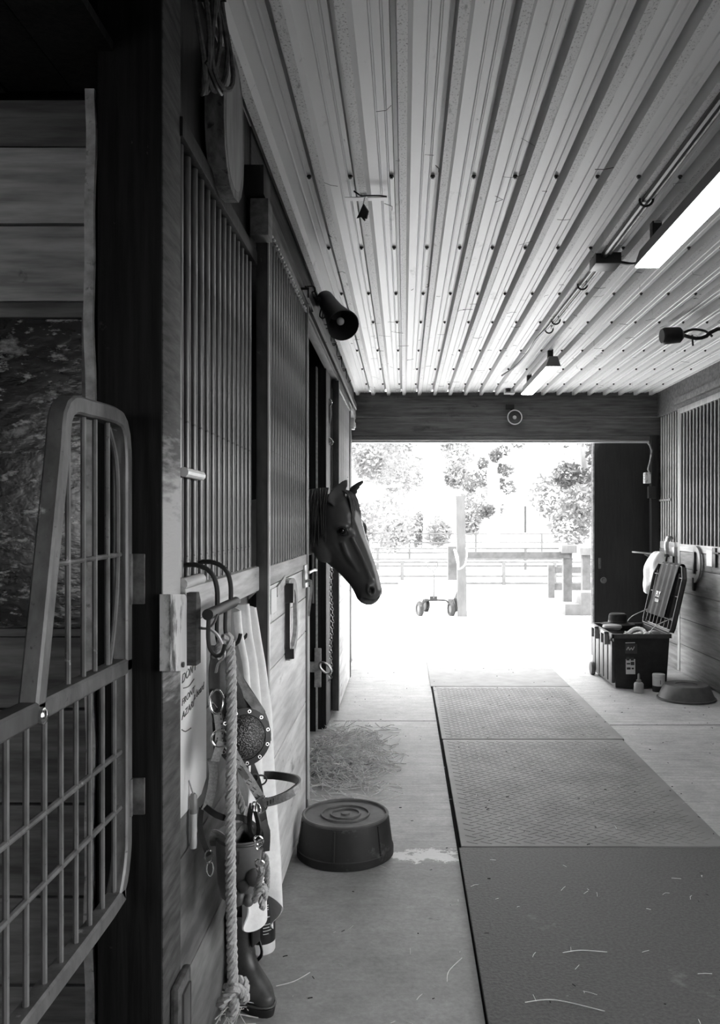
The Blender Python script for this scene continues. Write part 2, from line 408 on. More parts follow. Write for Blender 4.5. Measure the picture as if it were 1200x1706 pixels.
# outside shell walls
struct(MB().box(-4.3, -4.2, -3.1, YE, -.1, 2.8).build('wall_left', 'wood_dark'))
struct(MB().box(4.2, 4.3, 4.4, YE, -.1, 2.8).box(2.62, 4.3, 4.36, 4.44, -.1, 2.8).build('wall_right_outer', 'wood_dark'))
FX0, FX1, FZ0, FZ1 = -2.7, -1.5, 1.1, 2.0   # window added behind the camera to light the bay boards
b = MB()
for a_ in ((-4.3, FX0, -.1, 2.8), (FX1, 4.3, -.1, 2.8), (FX0, FX1, -.1, FZ0), (FX0, FX1, FZ1, 2.8)): b.box(a_[0], a_[1], -3.1, -3.0, a_[2], a_[3])
struct(b.build('wall_front', 'wood_dark'))
struct(MB().box(FX0-.04, FX0+.01, -3.11, -2.99, FZ0-.04, FZ1+.04).box(FX1-.01, FX1+.04, -3.11, -2.99, FZ0-.04, FZ1+.04).box(FX0, FX1, -3.11, -2.99, FZ0-.04, FZ0+.01).box(FX0, FX1, -3.11, -2.99, FZ1-.01, FZ1+.04).build('window_added_bay', 'wood_head'))  # frame of the added bay window, unseen and there for its light
# end wall with the doorway: header boards, side panels
b = MB()
b.box(-.60, 2.66, 8.56, 8.62, 2.475, ZC+.01, .004).box(-.60, 2.66, 8.56, 8.62, 2.28, 2.470, .004).box(-.6, 2.66, 8.55, 8.63, 2.235, 2.277, .004)
b.box(-4.3, -.56, 8.58, 8.63, 0, 2.8).box(2.60, 4.3, 8.58, 8.63, 0, 2.8)
struct(b.build('wall_back', 'wood_head', origin=(0, 0, 0)))
struct(MB().box(-.62, 2.7, 8.60, 8.66, 2.215, 2.236).build('trim_header', M['white']))
struct(MB().box(-.60, -.535, 8.50, 8.60, 0, 2.28, .004).build('trim_left_jamb', 'wood_dark'))
struct(MB().box(2.50, 2.58, 8.50, 8.58, 0, 2.28, .004).build('trim_right_jamb', 'wood_black'))
# end sliding door
d = struct(MB().box(1.945, 2.9, 8.68, 8.73, .02, 2.30, .004).build('door_1', M['wood_black']))
MB().lathe([(.0, 0), (.03, 0), (.034, -.006), (.028, -.012), (.018, -.006), (0, -.005)], (2.055, 8.68, .80), (0, 1, 0), 24).build('door_pull', 'hinge', d)
MB().box(2.005, 2.03, 8.668, 8.68, .92, 1.03, .002).build('door_latch', 'hinge', d)
MB().box(1.945, 1.962, 8.675, 8.735, .02, 2.30).build('door_edge', 'galv', d)

# ---- left side: bay, first stall front, partitions
b = MB()
zs = [(0, .17), (.175, .35), (.355, .55), (.555, .76), (.765, .975), (.98, 1.14)]
for k, (z0, z1) in enumerate(zs): b.box(-4.2, -.715, 1.90, 1.94, z0, z1, .004)
bw = MB()
for z0, z1 in ((1.90, 2.07), (2.076, 2.248)): bw.box(-4.2, -.715, 1.90, 1.94, z0, z1, .004)
struct(b.build('wall_bay_lower', 'wood_bayD', origin=(0, 0, 0)))
struct(bw.build('wall_bay_upper', 'wood_bayL', origin=(0, 0, 0)))
struct(MB().box(-4.2, -.715, 1.91, 1.95, 2.254, 2.36, .004).build('trim_bay_top', 'wood_bayD'))
wn = struct(MB().box(-4.2, -.725, 1.915, 1.93, 1.155, 1.87).build('window_1', 'rubberpanel'))
fb = MB().box(-4.2, -.715, 1.895, 1.93, 1.862, 1.897, .003).box(-4.2, -.715, 1.895, 1.93, 1.142, 1.16, .003).box(-.727, -.715, 1.893, 1.93, 1.16, 1.862)
fb.build('window_frame', 'wood_bayD', wn)
b = MB()
for i in range(24): b.box(-.6-.15*i-.145, -.6-.15*i, -3, 1.9, 2.37+.004*(i % 2), 2.39)
struct(b.build('ceiling_bay', 'wood_dark', origin=(0, 0, 0)))
def wob(z): return .0022*math.sin(z*9)+.0016*math.sin(z*23)
b = MB(); pts = [V(-.705+wob(i*.06), 1.885, .0+i*.06) for i in range(41)]
b.ribbon(pts, .021, .012, (1, 0, 0)); struct(b.build('trim_bay_strip', mat('pale_metal_strip', .40, .75, (20, 20, 22), .5, .2, .1, spots=[(30, .60, .2)])))
# partitions and stall back
struct(MB().box(-4.2, -.53, 5.68, 5.72, 0, ZC).build('wall_partition_far', 'wood_dark'))
struct(MB().box(-4.2, -.62, 1.95, 1.99, 0, ZC).build('wall_partition_near', 'wood_dark'))
# corner post
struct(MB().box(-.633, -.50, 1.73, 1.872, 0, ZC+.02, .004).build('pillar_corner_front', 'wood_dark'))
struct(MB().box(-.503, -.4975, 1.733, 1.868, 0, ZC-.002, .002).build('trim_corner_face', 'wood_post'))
# kick boards below the first grille
b = MB()
for z0, z1 in ((0, .30), (.305, .60), (.605, .90), (.905, 1.168)): b.box(-.57, -.53, 1.872, 2.86, z0, z1, .003)
struct(b.build('wall_stall_kick', 'wood_brown', origin=(0, 0, 0)))
# header over first stall and aisle fascia
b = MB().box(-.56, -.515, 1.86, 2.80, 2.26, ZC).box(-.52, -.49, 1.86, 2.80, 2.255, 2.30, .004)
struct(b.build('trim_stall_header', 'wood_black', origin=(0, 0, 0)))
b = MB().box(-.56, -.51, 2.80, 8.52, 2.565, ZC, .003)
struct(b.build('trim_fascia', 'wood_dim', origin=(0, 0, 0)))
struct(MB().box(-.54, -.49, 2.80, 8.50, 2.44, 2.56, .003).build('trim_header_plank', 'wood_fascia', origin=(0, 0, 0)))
struct(MB().box(-.50, -.44, 2.72, 2.80, 2.33, 2.45, .004).build('trim_header_block', 'wood_fascia'))
struct(MB().box(-.52, -.452, 2.70, 2.83, 2.455, 2.55, .003).build('trim_header_bracket', 'wood_black'))
# sliding door track
tr = thing('door_track', 'black steel sliding door track on the left header plank', 'track', (-.46, 5.6, 2.42))
MB().box(-.488, -.448, 3.95, 7.9, 2.492, 2.503).box(-.488, -.480, 3.95, 7.9, 2.455, 2.492).box(-.456, -.448, 3.95, 7.9, 2.455, 2.492).build('rail', 'black', tr)
br = MB().box(-.50, -.47, 4.2, 4.24, 2.49, 2.56).build('bracket', 'black', tr); copies(br, [(0, .9*k, 0) for k in range(1, 5)])
# hooks of bent wire along the fascia
for k, y in enumerate((4.35, 4.75, 5.3, 5.75, 6.2, 6.7)):
    o = MB().tube(dense([(-.51, y, 2.62), (-.47, y, 2.62), (-.462, y, 2.60), (-.462, y, 2.53), (-.44, y, 2.515), (-.43, y, 2.535)], .008), .003, 6).build('wall_hook', 'black')
    tag(o, ['bent black wire hook below the horn speaker on the left fascia', 'second bent wire hook on the fascia past the horn speaker', 'third bent wire hook along the fascia past the horn speaker',
            'fourth bent wire hook along the fascia past the horn speaker', 'fifth bent wire hook along the fascia past the horn speaker', 'bent wire hook on the fascia closest to the bright doorway'][k], 'hook', 'wire hooks on the left fascia')

# ---- opening jambs
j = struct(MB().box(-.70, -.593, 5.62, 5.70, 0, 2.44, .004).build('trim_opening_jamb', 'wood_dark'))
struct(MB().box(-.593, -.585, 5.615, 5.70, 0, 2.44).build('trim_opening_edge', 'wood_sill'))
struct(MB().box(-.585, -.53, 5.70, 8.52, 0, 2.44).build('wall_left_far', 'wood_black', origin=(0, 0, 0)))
struct(MB().box(-.60, -.53, 3.93, 4.0, 0, 2.44, .004).build('trim_opening_near_jamb', 'wood_black'))

# ---- right side
b = MB()
for z0, z1 in ((0, .235), (.24, .475), (.48, .715), (.72, .955), (.96, 1.14)): b.box(2.58, 2.62, 4.4, 8.5, z0, z1, .004)
b2 = b; b = MB()
for a_ in ((-3, 4.4, 0, WZ0), (-3, 4.4, WZ1, 2.8), (-3, WY0, WZ0, WZ1), (WY1, 4.4, WZ0, WZ1)): b.box(2.58, 2.66, *a_)
struct(b.build('wall_right_near', 'wood_dark', origin=(0, 0, 0))); b = b2
struct(b.build('wall_right', 'wood_right', origin=(0, 0, 0)))
w2 = struct(MB().box(2.575, 2.67, WY0-.05, WY0, WZ0-.05, WZ1+.05).box(2.575, 2.67, WY1, WY1+.05, WZ0-.05, WZ1+.05).box(2.575, 2.67, WY0, WY1, WZ0-.05, WZ0).box(2.575, 2.67, WY0, WY1, WZ1, WZ1+.05).build('window_added_hatch', 'wood_head'))   # hatch added out of view so daylight reaches the left wall
b = MB().box(2.575, 2.63, 4.4, 8.56, 2.46, ZC, .004)
struct(b.build('trim_right_fascia', 'wood_head', origin=(0, 0, 0)))
struct(MB().box(2.535, 2.575, 4.4, 7.9, 2.50, 2.56, .003).build('trim_right_track_board', 'wood_head', origin=(0, 0, 0)))
struct(MB().box(3.9, 3.95, 4.44, 8.5, 0, ZC).build('wall_right_stall_back', 'wood_dark', origin=(0, 0, 0)))

# ================================================================== STALL GRILLES AND DOORS
def grille_bar(x, y, z0, z1, r, m, parent): return MB().cyl((x, y, z0), (x, y, z1), r, 12).build('bar', m, parent)
g = thing('stall_grille', 'tall steel bar grille over a worn sill beside the dark corner post', 'stall grille', (-.51, 2.34, 1.16))
MB().box(-.545, -.487, 1.872, 2.86, 1.17, 1.252, .006).build('sill', 'wood_sill', g)
ys = [1.905+.0655*k for k in range(14)]
o = grille_bar(-.512, ys[0], 1.25, 2.28, .0108, 'steel_bar', g); copies(o, [(0, y-ys[0], 0) for y in ys[1:]])
MB().tube([(-.492, 1.872, 1.512), (-.492, 2.035, 1.512)], .011, 10).build('feed_opening_rod', 'steel_edge', g)
MB().tube([(-.497, 1.872, 1.262), (-.497, 2.05, 1.262)], .0135, 12).build('feed_opening_rod', 'wood_sill', g)

def sliding_door(name, label, xf, xb, y0, y1, zr, ztop, bars, mbar, mstile, mboard, mrail, seams, edge_near=True):
    d = thing(name, label, 'stall door', ((xf+xb)/2, (y0+y1)/2, .03)); d['kind'] = 'thing'
    s = 1 if xf > xb else -1
    MB().box(xb, xf, y0, y0+.042, .03, ztop, .004).build('stile', mstile, d)
    MB().box(xb, xf, y1-.042, y1, .03, ztop, .004).build('stile', mstile, d)
    ye = (y0 if edge_near else y1)
    MB().box(xf-s*.002, xf+s*.004, y0-.002, y0+.006, .03, ztop).build('edge_strip', 'steel_edge', d)
    MB().box(xf-s*.002, xf+s*.003, y1-.005, y1+.002, .03, ztop).build('edge_strip', 'steel_edge', d)
    MB().box(xb, xf, y0+.042, y1-.042, ztop-.05, ztop, .003).build('top_rail', mstile, d)
    MB().box(xb, xf-s*.002, y0+.042, y1-.042, zr-.065, zr, .003).build('middle_rail', mrail, d)
    bo = MB(); zz = [.03]+seams+[zr-.068]
    for a, c in zip(zz[:-1], zz[1:]): bo.box(xb+s*.006, xf-s*.006, y0+.042, y1-.042, a+.002, c-.002, .002)
    bo.build('board_panel', mboard, d)
    n = bars; st = (y1-y0-.10)/(n-1)
    o = grille_bar((xf+xb)/2+s*.005, y0+.05, zr-.01, ztop-.04, .0102, mbar, d); copies(o, [(0, st*k, 0) for k in range(1, n)])
    return d
d1 = sliding_door('sliding_stall_panel', 'white planked sliding stall door with steel bars, its edge at the horse neck', XD, -.497, 2.815, 3.975, 1.25, 2.43, 17, 'steel_bar', 'steel_stile', 'wood_white', 'wood_sill', [.56, .89, 1.05])
# zip-tied row of clips under its top rail
cl = MB()
for k in range(22): cl.ball((XD+.003, 2.88+k*.046, 2.378+.003*(k % 2)), .006, (1, 1, .8), 6)
tag(cl.build('rivet_row', 'steel_edge', d1), kind='stuff')
# D-shaped pull handle
M['handle'] = mat('worn_handle_metal', .22, .42, (30, 30, 30), .6, .3)
hp = dense([V(XD+.004, 3.235, 1.155), V(XD+.012, 3.30, 1.160), V(XD+.014, 3.375, 1.13), V(XD+.014, 3.41, 1.04), V(XD+.014, 3.40, .95), V(XD+.012, 3.32, .893), V(XD+.004, 3.255, .885)], .015)
MB().ribbon(hp, .016, .042, (1, 0, 0)).build('pull_handle', 'handle', d1)
MB().box(XD-.003, XD+.030, 3.222, 3.246, 1.09, 1.165, .003).box(XD-.003, XD+.030, 3.24, 3.262, .872, .91, .003).box(XD-.003, XD+.016, 3.228, 3.25, .91, 1.09, .002).build('handle_mount', 'blackp', d1)
# latch with drop rod
MB().box(XD-.003, XD+.006, 3.80, 3.90, 1.10, 1.205, .002).build('latch_plate', 'brushed', d1)
MB().tube(dense([(XD+.02, 3.82, 1.17), (XD+.03, 3.93, 1.175), (XD+.03, 4.05, 1.17)], .02), .007, 8).tube(dense([(XD+.006, 3.83, 1.13), (XD+.026, 3.86, 1.13), (XD+.026, 3.86, 1.07), (XD+.014, 3.86, .97)], .02), .007, 8).build('latch_bolt', 'brushed', d1)
MB().tube([(XD+.012, 3.885, 1.10), (XD+.012, 3.885, .12)], .006, 8).build('drop_rod', 'steel_edge', d1)
o = tag(MB().box(XD-.001, XD+.002, 2.87, 2.99, 1.085, 1.17).build('paper_card', 'paper'), 'white paper card pinned below the bars of the left sliding door', 'card')
o = tag(MB().obox((XD+.0015, 3.10, 1.165), (.003, .20, .035), Matrix.Rotation(.15, 3, 'X')).build('tape_strip', M['galv']), 'torn grey tape strip stuck above the card on the left sliding door', 'tape')

d2 = sliding_door('sliding_stall_panel', 'second sliding stall door on the left, pale boards beyond the horse', -.476, -.526, 6.10, 7.45, 1.25, 2.43, 15, 'steel_right', 'steel_stile', 'wood_white', 'wood_white', [.4, .8, 1.0])
d3 = sliding_door('sliding_stall_panel', 'barred sliding stall door on the right wall behind the feed pan', 2.54, 2.578, 6.42, 7.80, 1.20, 2.45, 16, 'steel_right', 'steel_right', 'wood_right', 'wood_sill', [.28, .52, .76, .98])
# its horseshoe shaped handle + latch
xh = 2.525
hp = dense([V(xh+.012, 7.36, 1.165), V(xh, 7.26, 1.17), V(xh-.002, 7.19, 1.13), V(xh-.002, 7.17, 1.03), V(xh-.002, 7.20, .95), V(xh, 7.28, .90), V(xh+.012, 7.35, .895)], .015)
MB().ribbon(hp, .016, .045, (1, 0, 0)).build('pull_handle', 'grey', d3)
MB().box(xh-.004, xh+.016, 7.325, 7.37, .80, .915, .003).box(xh, xh+.016, 7.33, 7.36, .95, 1.14, .002).build('handle_mount', 'blackp', d3)
MB().box(2.526, 2.541, 6.83, 6.90, 1.03, 1.19, .003).tube([(2.51, 6.83, 1.15), (2.51, 6.70, 1.15)], .008, 8).build('latch_plate', 'black', d3)
o = tag(MB().box(2.531, 2.536, 6.915, 7.04, 1.035, 1.165).build('paper_card', 'paper'), 'white card beside the latch on the right stall door', 'card')

g2 = thing('stall_grille', 'narrow fixed bar grille between the right sliding door and the doorway', 'stall grille', (2.60, 8.1, 1.16))
MB().box(2.585, 2.63, 7.78, 8.5, 1.14, 1.21, .004).build('sill', 'wood_sill', g2)
o = grille_bar(2.60, 7.88, 1.21, 2.47, .012, 'steel_right', g2); copies(o, [(0, .075*k, 0) for k in range(1, 9)])
MB().tube([(2.585, 8.15, 1.62), (2.585, 8.50, 1.62)], .012, 8).build('feed_opening_rod', 'steel_right', g2)
g3 = thing('stall_grille', 'bar grille of the nearer right stall past the sliding door', 'stall grille', (2.60, 5.6, 1.16))
MB().box(2.585, 2.63, 4.8, 6.42, 1.14, 1.21, .004).build('sill', 'wood_sill', g3)
o = grille_bar(2.60, 6.36, 1.21, 2.47, .012, 'steel_right', g3); copies(o, [(0, -.09*k, 0) for k in range(1, 6)])

# opening hardware beyond the horse
o = thing('gate_latch', 'steel latch bracket low on the jamb below the horse', 'latch', (-.58, 5.6, .35))
MB().box(-.60, -.555, 5.595, 5.61, .30, .56, .003).box(-.64, -.60, 5.60, 5.612, .40, .47).build('latch_plate', 'galv', o)
MB().torus((-.525, 5.59, .43), .032, .008, (0, 1, 0), 20, 8, sx=.8, sy=1.5).build('latch_loop', 'brushed', o)
o = thing('jamb_strap', 'dark strap hinge on the jamb left of the horse chest', 'hinge', (-.63, 5.6, 1.0))
MB().box(-.68, -.61, 5.605, 5.618, .98, 1.08, .003).build('hinge_plate', 'hinge', o)
MB().tube([(-.612, 5.60, .86), (-.612, 5.60, 1.24)], .012, 8).build('hinge_pin', 'steel_stile', o)
# chain and halter hanging in the dark gap
pts = dense([P(547, 668, 5.9), P(551, 690, 5.9), P(546, 715, 5.9), P(549, 738, 5.9)], .02)
o = thing('hanging_halter', 'old halter with metal snap hanging in the dark gap above the horse', 'halter', pts[-1])
MB().tube(pts, .012, 6).tube(dense([P(547, 668, 5.9), P(544, 690, 5.9), P(547, 706, 5.9)], .02), .007, 6).build('strap', 'web', o)
MB().torus(P(547, 671, 5.89), .024, .006, (0, 1, 0), 16, 6).torus(P(549, 735, 5.89), .018, .005, (0, 1, 0), 16, 6, sy=1.6).build('ring', 'chrome', o)
pts = dense([P(553, 945, 5.85), P(551, 985, 5.85), P(554, 1030, 5.85), P(551, 1080, 5.85), P(552, 1120, 5.85), P(548, 1135, 5.85)], .02)
o = MB(); 
for k, p in enumerate(pts[::1]): o.torus(p, .0085, .003, (1, 0, 0) if k % 2 else (0, 1, 0), 10, 5, sy=1.6)
tag(o.build('hanging_chain', 'brushed'), 'thin steel chain hanging beside the jamb below the horse', 'chain')

# ================================================================== HORSE
def loft(bm, rings, seg=24):
    rr = []
    for r in rings: rr.append([bm.verts.new(p) for p in r])
    n = len(rr[0])
    for i in range(len(rr)-1):
        for j in range(n): bm.faces.new((rr[i][j], rr[i][(j+1) % n], rr[i+1][(j+1) % n], rr[i+1][j]))
    bm.faces.new(rr[0][::-1]); bm.faces.new(rr[-1])
YH = 4.72; PXM = F/YH; YAW = math.radians(27)
FWD = V(math.cos(YAW), -math.sin(YAW), 0); RGT = V(-math.sin(YAW), -math.cos(YAW), 0)
def zx(zxv, zyv):                         # profile point read off the photo's close-up -> (X, Z)
    return ((480+zxv/6-VX)/PXM, CH-(760+zyv/6-HY)/PXM)
PIV = zx(470, 380)
def head(zxv, zyv, wr=0):                 # head frame: profile point + lateral offset (positive = camera side)
    X, Z = zx(zxv, zyv); a = (X-PIV[0])/math.cos(YAW)
    return V(PIV[0], YH, Z) + FWD*a + RGT*wr
def headA(zxv, zyv, wr):                 # same, but the profile point is where the camera-side flank shows it
    X, Z = zx(zxv, zyv); a = (X-PIV[0]-RGT.x*abs(wr))/FWD.x
    return V(PIV[0], YH, Z) + FWD*a + RGT*wr
bm = bmesh.new()
HR = [((470,350),(345,640),.075),((540,372),(352,720),.088),((630,425),(345,810),.100),((695,560),(335,905),.108),((728,690),(350,1000),.104),((765,800),(405,1075),.088),((805,900),(480,1130),.072),
      ((845,1000),(560,1205),.060),((880,1100),(640,1290),.053),((905,1180),(680,1360),.053),((922,1260),(705,1415),.054),((928,1325),(745,1452),.050),((915,1390),(800,1472),.040),((890,1430),(845,1468),.022)]
rings = []
for i, (t, bt, hw) in enumerate(HR):
    ring = []; mz = i/(len(HR)-1)
    for k in range(28):
        an = 2*PI*k/28; c, s_ = math.cos(an), math.sin(an)
        u = .5-.5*c*(abs(c)**-.10 if abs(c) > 1e-3 else 1); u = min(1, max(0, u))          # 0 top .. 1 bottom
        wv = math.copysign(abs(s_)**.75, s_)*hw
        # narrower jaw below, flatter face above
        wv *= (1-.28*max(0, (u-.5)*2)**1.5*(1 if mz > .35 else .3))
        ring.append(head(t[0]+(bt[0]-t[0])*u, t[1]+(bt[1]-t[1])*u, wv))
    rings.append(ring)
loft(bm, rings)
# neck + trunk rings
def oval(c, d, up_, hh, hw, seg=28):
    side = V(d).cross(V(up_)).normalized(); u2 = side.cross(V(d)).normalized()
    return [V(c)+u2*hh*math.cos(2*PI*k/seg)+side*hw*math.sin(2*PI*k/seg)*(1-.18*math.cos(2*PI*k/seg)) for k in range(seg)]
def V(*a): return Vector(a[0]) if len(a) == 1 else Vector(a)
yb = YH+.05
sp = [(-2.86,1.20,.06,.05,(1,0,.1)),(-2.80,1.20,.19,.15,(1,0,.1)),(-2.62,1.21,.30,.25,(1,0,.05)),(-2.35,1.20,.335,.29,(1,0,0)),(-2.05,1.155,.335,.28,(1,0,-.05)),(-1.75,1.10,.36,.29,(1,0,0)),(-1.48,1.10,.385,.28,(1,0,.05)),
      (-1.25,1.13,.37,.245,(1,0,.15)),(-1.05,1.19,.31,.19,(1,0,.35)),(-.88,1.275,.245,.13,(1,0,.4)),(-.72,1.345,.205,.10,(1,0,.3)),(-.58,1.388,.182,.085,(1,0,.15)),(-.46,1.405,.168,.078,(1,0,-.05)),(-.37,1.40,.13,.07,(1,0,-.2))]
loft(bm, [oval((x, yb-(.05 if x > -.7 else .05*max(0, min(1, (x+1.3)/.6))), z), d, (0, 0, 1), hh, hw) for x, z, hh, hw, d in sp])
def limb(pts):
    bm2 = MB(); bm2.bm.free(); bm2.bm = bm
    pp = [V(p[0]) for p in pts]; rr = [p[1] for p in pts]
    fr = bm2.frames(pp, (0, 1, 0))
    loft(bm, [[p+a*r*.82*math.cos(2*PI*k/14)+b_*r*math.sin(2*PI*k/14) for k in range(14)] for (p, a, b_), r in zip(fr, rr)])
for sg in (-1, 1):
    y = yb+sg*.15
    limb([((-1.28,y,1.15),.17),((-1.26,y,.95),.14),((-1.27,y,.80),.095),((-1.27,y,.62),.065),((-1.265,y,.50),.055),((-1.27,y,.44),.044),((-1.275,y,.25),.036),((-1.265,y,.18),.045),((-1.22,y,.09),.036),((-1.20,y,.06),.055),((-1.19,y,.0),.066)])
    y = yb+sg*.16
    limb([((-2.50,y,1.2),.24),((-2.46,y,1.0),.20),((-2.44,y,.86),.15),((-2.52,y,.72),.10),((-2.62,y,.57),.068),((-2.65,y,.50),.06),((-2.62,y,.42),.05),((-2.59,y,.26),.04),((-2.575,y,.18),.048),((-2.53,y,.09),.038),((-2.51,y,.06),.057),((-2.50,y,0),.068)])
# bony landmarks on the head (both sides)
tmp = MB(); tmp.bm.free(); tmp.bm = bm
for sg in (1, -1):
    wz = .088*sg
    tmp.ball(headA(560, 700, (.086 if sg > 0 else .094)*sg), .036, (1.3, .62, .62), 14)                 # brow ridge
    tmp.tube(dense([headA(560, 850, .084*sg), headA(600, 960, .073*sg), headA(650, 1040, .059*sg), headA(720, 1130, .044*sg)], .02), .017, 8, scale=None)   # facial crest
    tmp.ball(headA(385, 900, .060*sg), .088, (.85, .55, 1.05), 16)             # jowl
    tmp.torus(headA(845, 1320, .046*sg), .021, .0105, RGT*sg+FWD*.75, 18, 8, sx=.75, sy=1.35, up=head(470, 380)-head(830, 1380))  # nostril rim
    if sg < 0: tmp.ball(headA(588, 740, -.072), .048, (1.05, .8, 1.35), 16)
    tmp.tube(dense([headA(655, 800, .074*sg), headA(720, 930, .054*sg), headA(790, 1080, .040*sg), headA(840, 1200, .036*sg)], .02), .015, 8)
    tmp.ball(headA(790, 1425, .030*sg), .028, (1.2, .7, .6), 12)
    # ears: hollow leaf shapes, pricked up
    base = head(500 if sg > 0 else 610, 415 if sg > 0 else 400, .062*sg); tip = head(560, 225, .062*sg) if sg > 0 else head(640, 230, .085*sg)
    if sg > 0: tip = Vector(((480+607/6-VX)/PXM, YH-.07, CH-(760+222/6-HY)/PXM)); base = Vector(((480+478/6-VX)/PXM, YH-.085, CH-(760+432/6-HY)/PXM))
    else: tip = Vector(((480+770/6-VX)/PXM, YH+.02, CH-(760+235/6-HY)/PXM)); base = Vector(((480+625/6-VX)/PXM, YH+.02, CH-(760+420/6-HY)/PXM))
    ax = (tip-base); rings = []
    op = (FWD*.45+RGT*.85*sg+V(0, 0, -.1)); op = (op-ax.normalized()*op.dot(ax.normalized())).normalized(); sd = ax.normalized().cross(op)
    for t, wd in ((-.25,.036),(0,.046),(.2,.046),(.4,.040),(.6,.030),(.8,.019),(.95,.010),(1.08,.005)) if sg > 0 else ((-.25,.030),(0,.036),(.2,.040),(.4,.039),(.6,.031),(.8,.021),(.95,.011),(1.08,.005)):
        c = base+ax*t - op*.012*math.sin(PI*max(0, t)); ring = []
        for k in range(16):
            an = 2*PI*k/16; o_ = math.cos(an)
            dpt = wd*.62*o_ if o_ < 0 else wd*.62*o_*(1 if t < 0 else -.15)
            ring.append(c+sd*wd*math.sin(an)+op*dpt)
        rings.append(ring)
    loft(bm, rings)
bmesh.ops.recalc_face_normals(bm, faces=bm.faces)
me = bpy.data.meshes.new('horse_raw'); bm.to_mesh(me); bm.free()
ho = bpy.data.objects.new('horse_raw', me); COL.objects.link(ho)
mo = ho.modifiers.new('r', 'REMESH'); mo.mode = 'VOXEL'; mo.voxel_size = .0072
ms = ho.modifiers.new('s', 'SMOOTH'); ms.iterations = 4; ms.factor = .5
dg = bpy.context.evaluated_depsgraph_get(); dg.update()
hme = bpy.data.meshes.new_from_object(ho.evaluated_get(dg)); bpy.data.objects.remove(ho)
hme.name = 'horse'; hme.shade_smooth()
ca = hme.color_attributes.new('coat', 'FLOAT_COLOR', 'POINT')
BL = [(655,545),(705,630),(752,740),(795,850),(838,970),(876,1080),(900,1160),(925,1290)]
blz = [head(*q) for q in BL]; blw = [.004, .022, .018, .012, .010, .009, .010, .012]
blz = [p+RGT*.004 for p in blz]
nostr = [headA(848, 1318, .050*sg) for sg in (1, -1)]
mouth = [head(915, 1400, .0), headA(860, 1415, .030), headA(770, 1405, .045)]
def segd(p, a, c):
    d = c-a; t = max(0, min(1, (p-a).dot(d)/d.length_squared)); return (p-(a+d*t)).length, t
FACEN = (FWD*.85+V(0, 0, .5)).normalized()
for i, vtx in enumerate(hme.vertices):
    p = Vector(vtx.co); c = .08
    n1 = math.sin(p.x*60+p.z*37)*math.sin(p.z*71-p.x*20)
    if p.x > -.75:
        if vtx.normal.dot(FACEN) > .15:
            for k in range(len(blz)-1):
                dd, t = segd(p, blz[k], blz[k+1]); wv = blw[k]*(1-t)+blw[k+1]*t
                if dd < wv*(1+.12*n1)+.012: c = max(c, .62*min(1, max(0, (wv*(1+.12*n1)+.012-dd)/.010)))
        dm = (p-head(860, 1390, 0)).length
        if dm < .085: c = max(c, .07+.09*(1-dm/.085))
        for q in nostr:
            dn = ((p-q)).length
            if dn < .030:
                d_ = 1-(dn/.030)**2
                if dn < .019: c = .006; vtx.co = p + (head(800, 1330, 0)-p).normalized()*.016*d_
        for k in range(2):
            dd, t = segd(p, mouth[k], mouth[k+1])
            if dd < .008: vtx.co = p + (head(800, 1330, 0)-p).normalized()*.005; c *= .4
    if p.x < -1.0 and p.z < .45: c = .012
    ca.data[i].color = (c, c, c, 1)
hm = bpy.data.materials.new('horse_coat'); hm.use_nodes = True; N = hm.node_tree.nodes; L = hm.node_tree.links; pb = N['Principled BSDF']
at = N.new('ShaderNodeAttribute'); at.attribute_name = 'coat'
tc = N.new('ShaderNodeTexCoord'); no = N.new('ShaderNodeTexNoise'); no.inputs['Scale'].default_value = 14; no.inputs['Detail'].default_value = 6; L.new(tc.outputs['Object'], no.inputs['Vector'])
mr = N.new('ShaderNodeMapRange'); mr.inputs['To Min'].default_value = .65; mr.inputs['To Max'].default_value = 1.3; L.new(no.outputs['Fac'], mr.inputs['Value'])
mm = N.new('ShaderNodeMix'); mm.data_type = 'RGBA'; mm.blend_type = 'MULTIPLY'; mm.inputs['Factor'].default_value = 1
L.new(at.outputs['Color'], mm.inputs['A']); cc = N.new('ShaderNodeCombineColor')
for k in range(3): L.new(mr.outputs[0], cc.inputs[k])
L.new(cc.outputs[0], mm.inputs['B']); L.new(mm.outputs['Result'], pb.inputs['Base Color']); pb.inputs['Roughness'].default_value = .31; pb.inputs['Sheen Weight'].default_value = .15; pb.inputs['Specular IOR Level'].default_value = .5
hme.materials.clear(); hme.materials.append(hm)
base = Vector((-1.9, yb, 0)); hme.transform(Matrix.Translation(-base))
horse = bpy.data.objects.new('horse', hme); COL.objects.link(horse); horse.location = base
tag(horse, 'dark horse with a white blaze leaning its head out of the stall', 'horse')
M['hair'] = mat('dark_horse_hair', .016, .05, (160, 160, 30), .35)
M['eye'] = mat('wet_dark_eye', .004, rough=.06, coat=1)
for sg in (1, -1):
    ec = headA(558, 742, (.092 if sg > 0 else .082)*sg)
    MB().ball(ec, .0215, (1, 1, 1), 18).build('eye', 'eye', horse)
    if sg < 0: continue
    el = MB()
    for s2, zz in ((1, -.004), (-1, .010)):
        pass
    arc = dense([headA(505, 742, .094*sg), headA(530, 712, .106*sg), headA(578, 708, .108*sg), headA(612, 735, .104*sg), headA(625, 782, .094*sg)], .006)
    el.tube(arc, .0065, 8)
    arc = dense([headA(505, 742, .094*sg), headA(535, 776, .106*sg), headA(580, 788, .106*sg), headA(625, 782, .094*sg)], .006)
    el.tube(arc, .005, 8); el.build('eyelid', 'hair', horse)
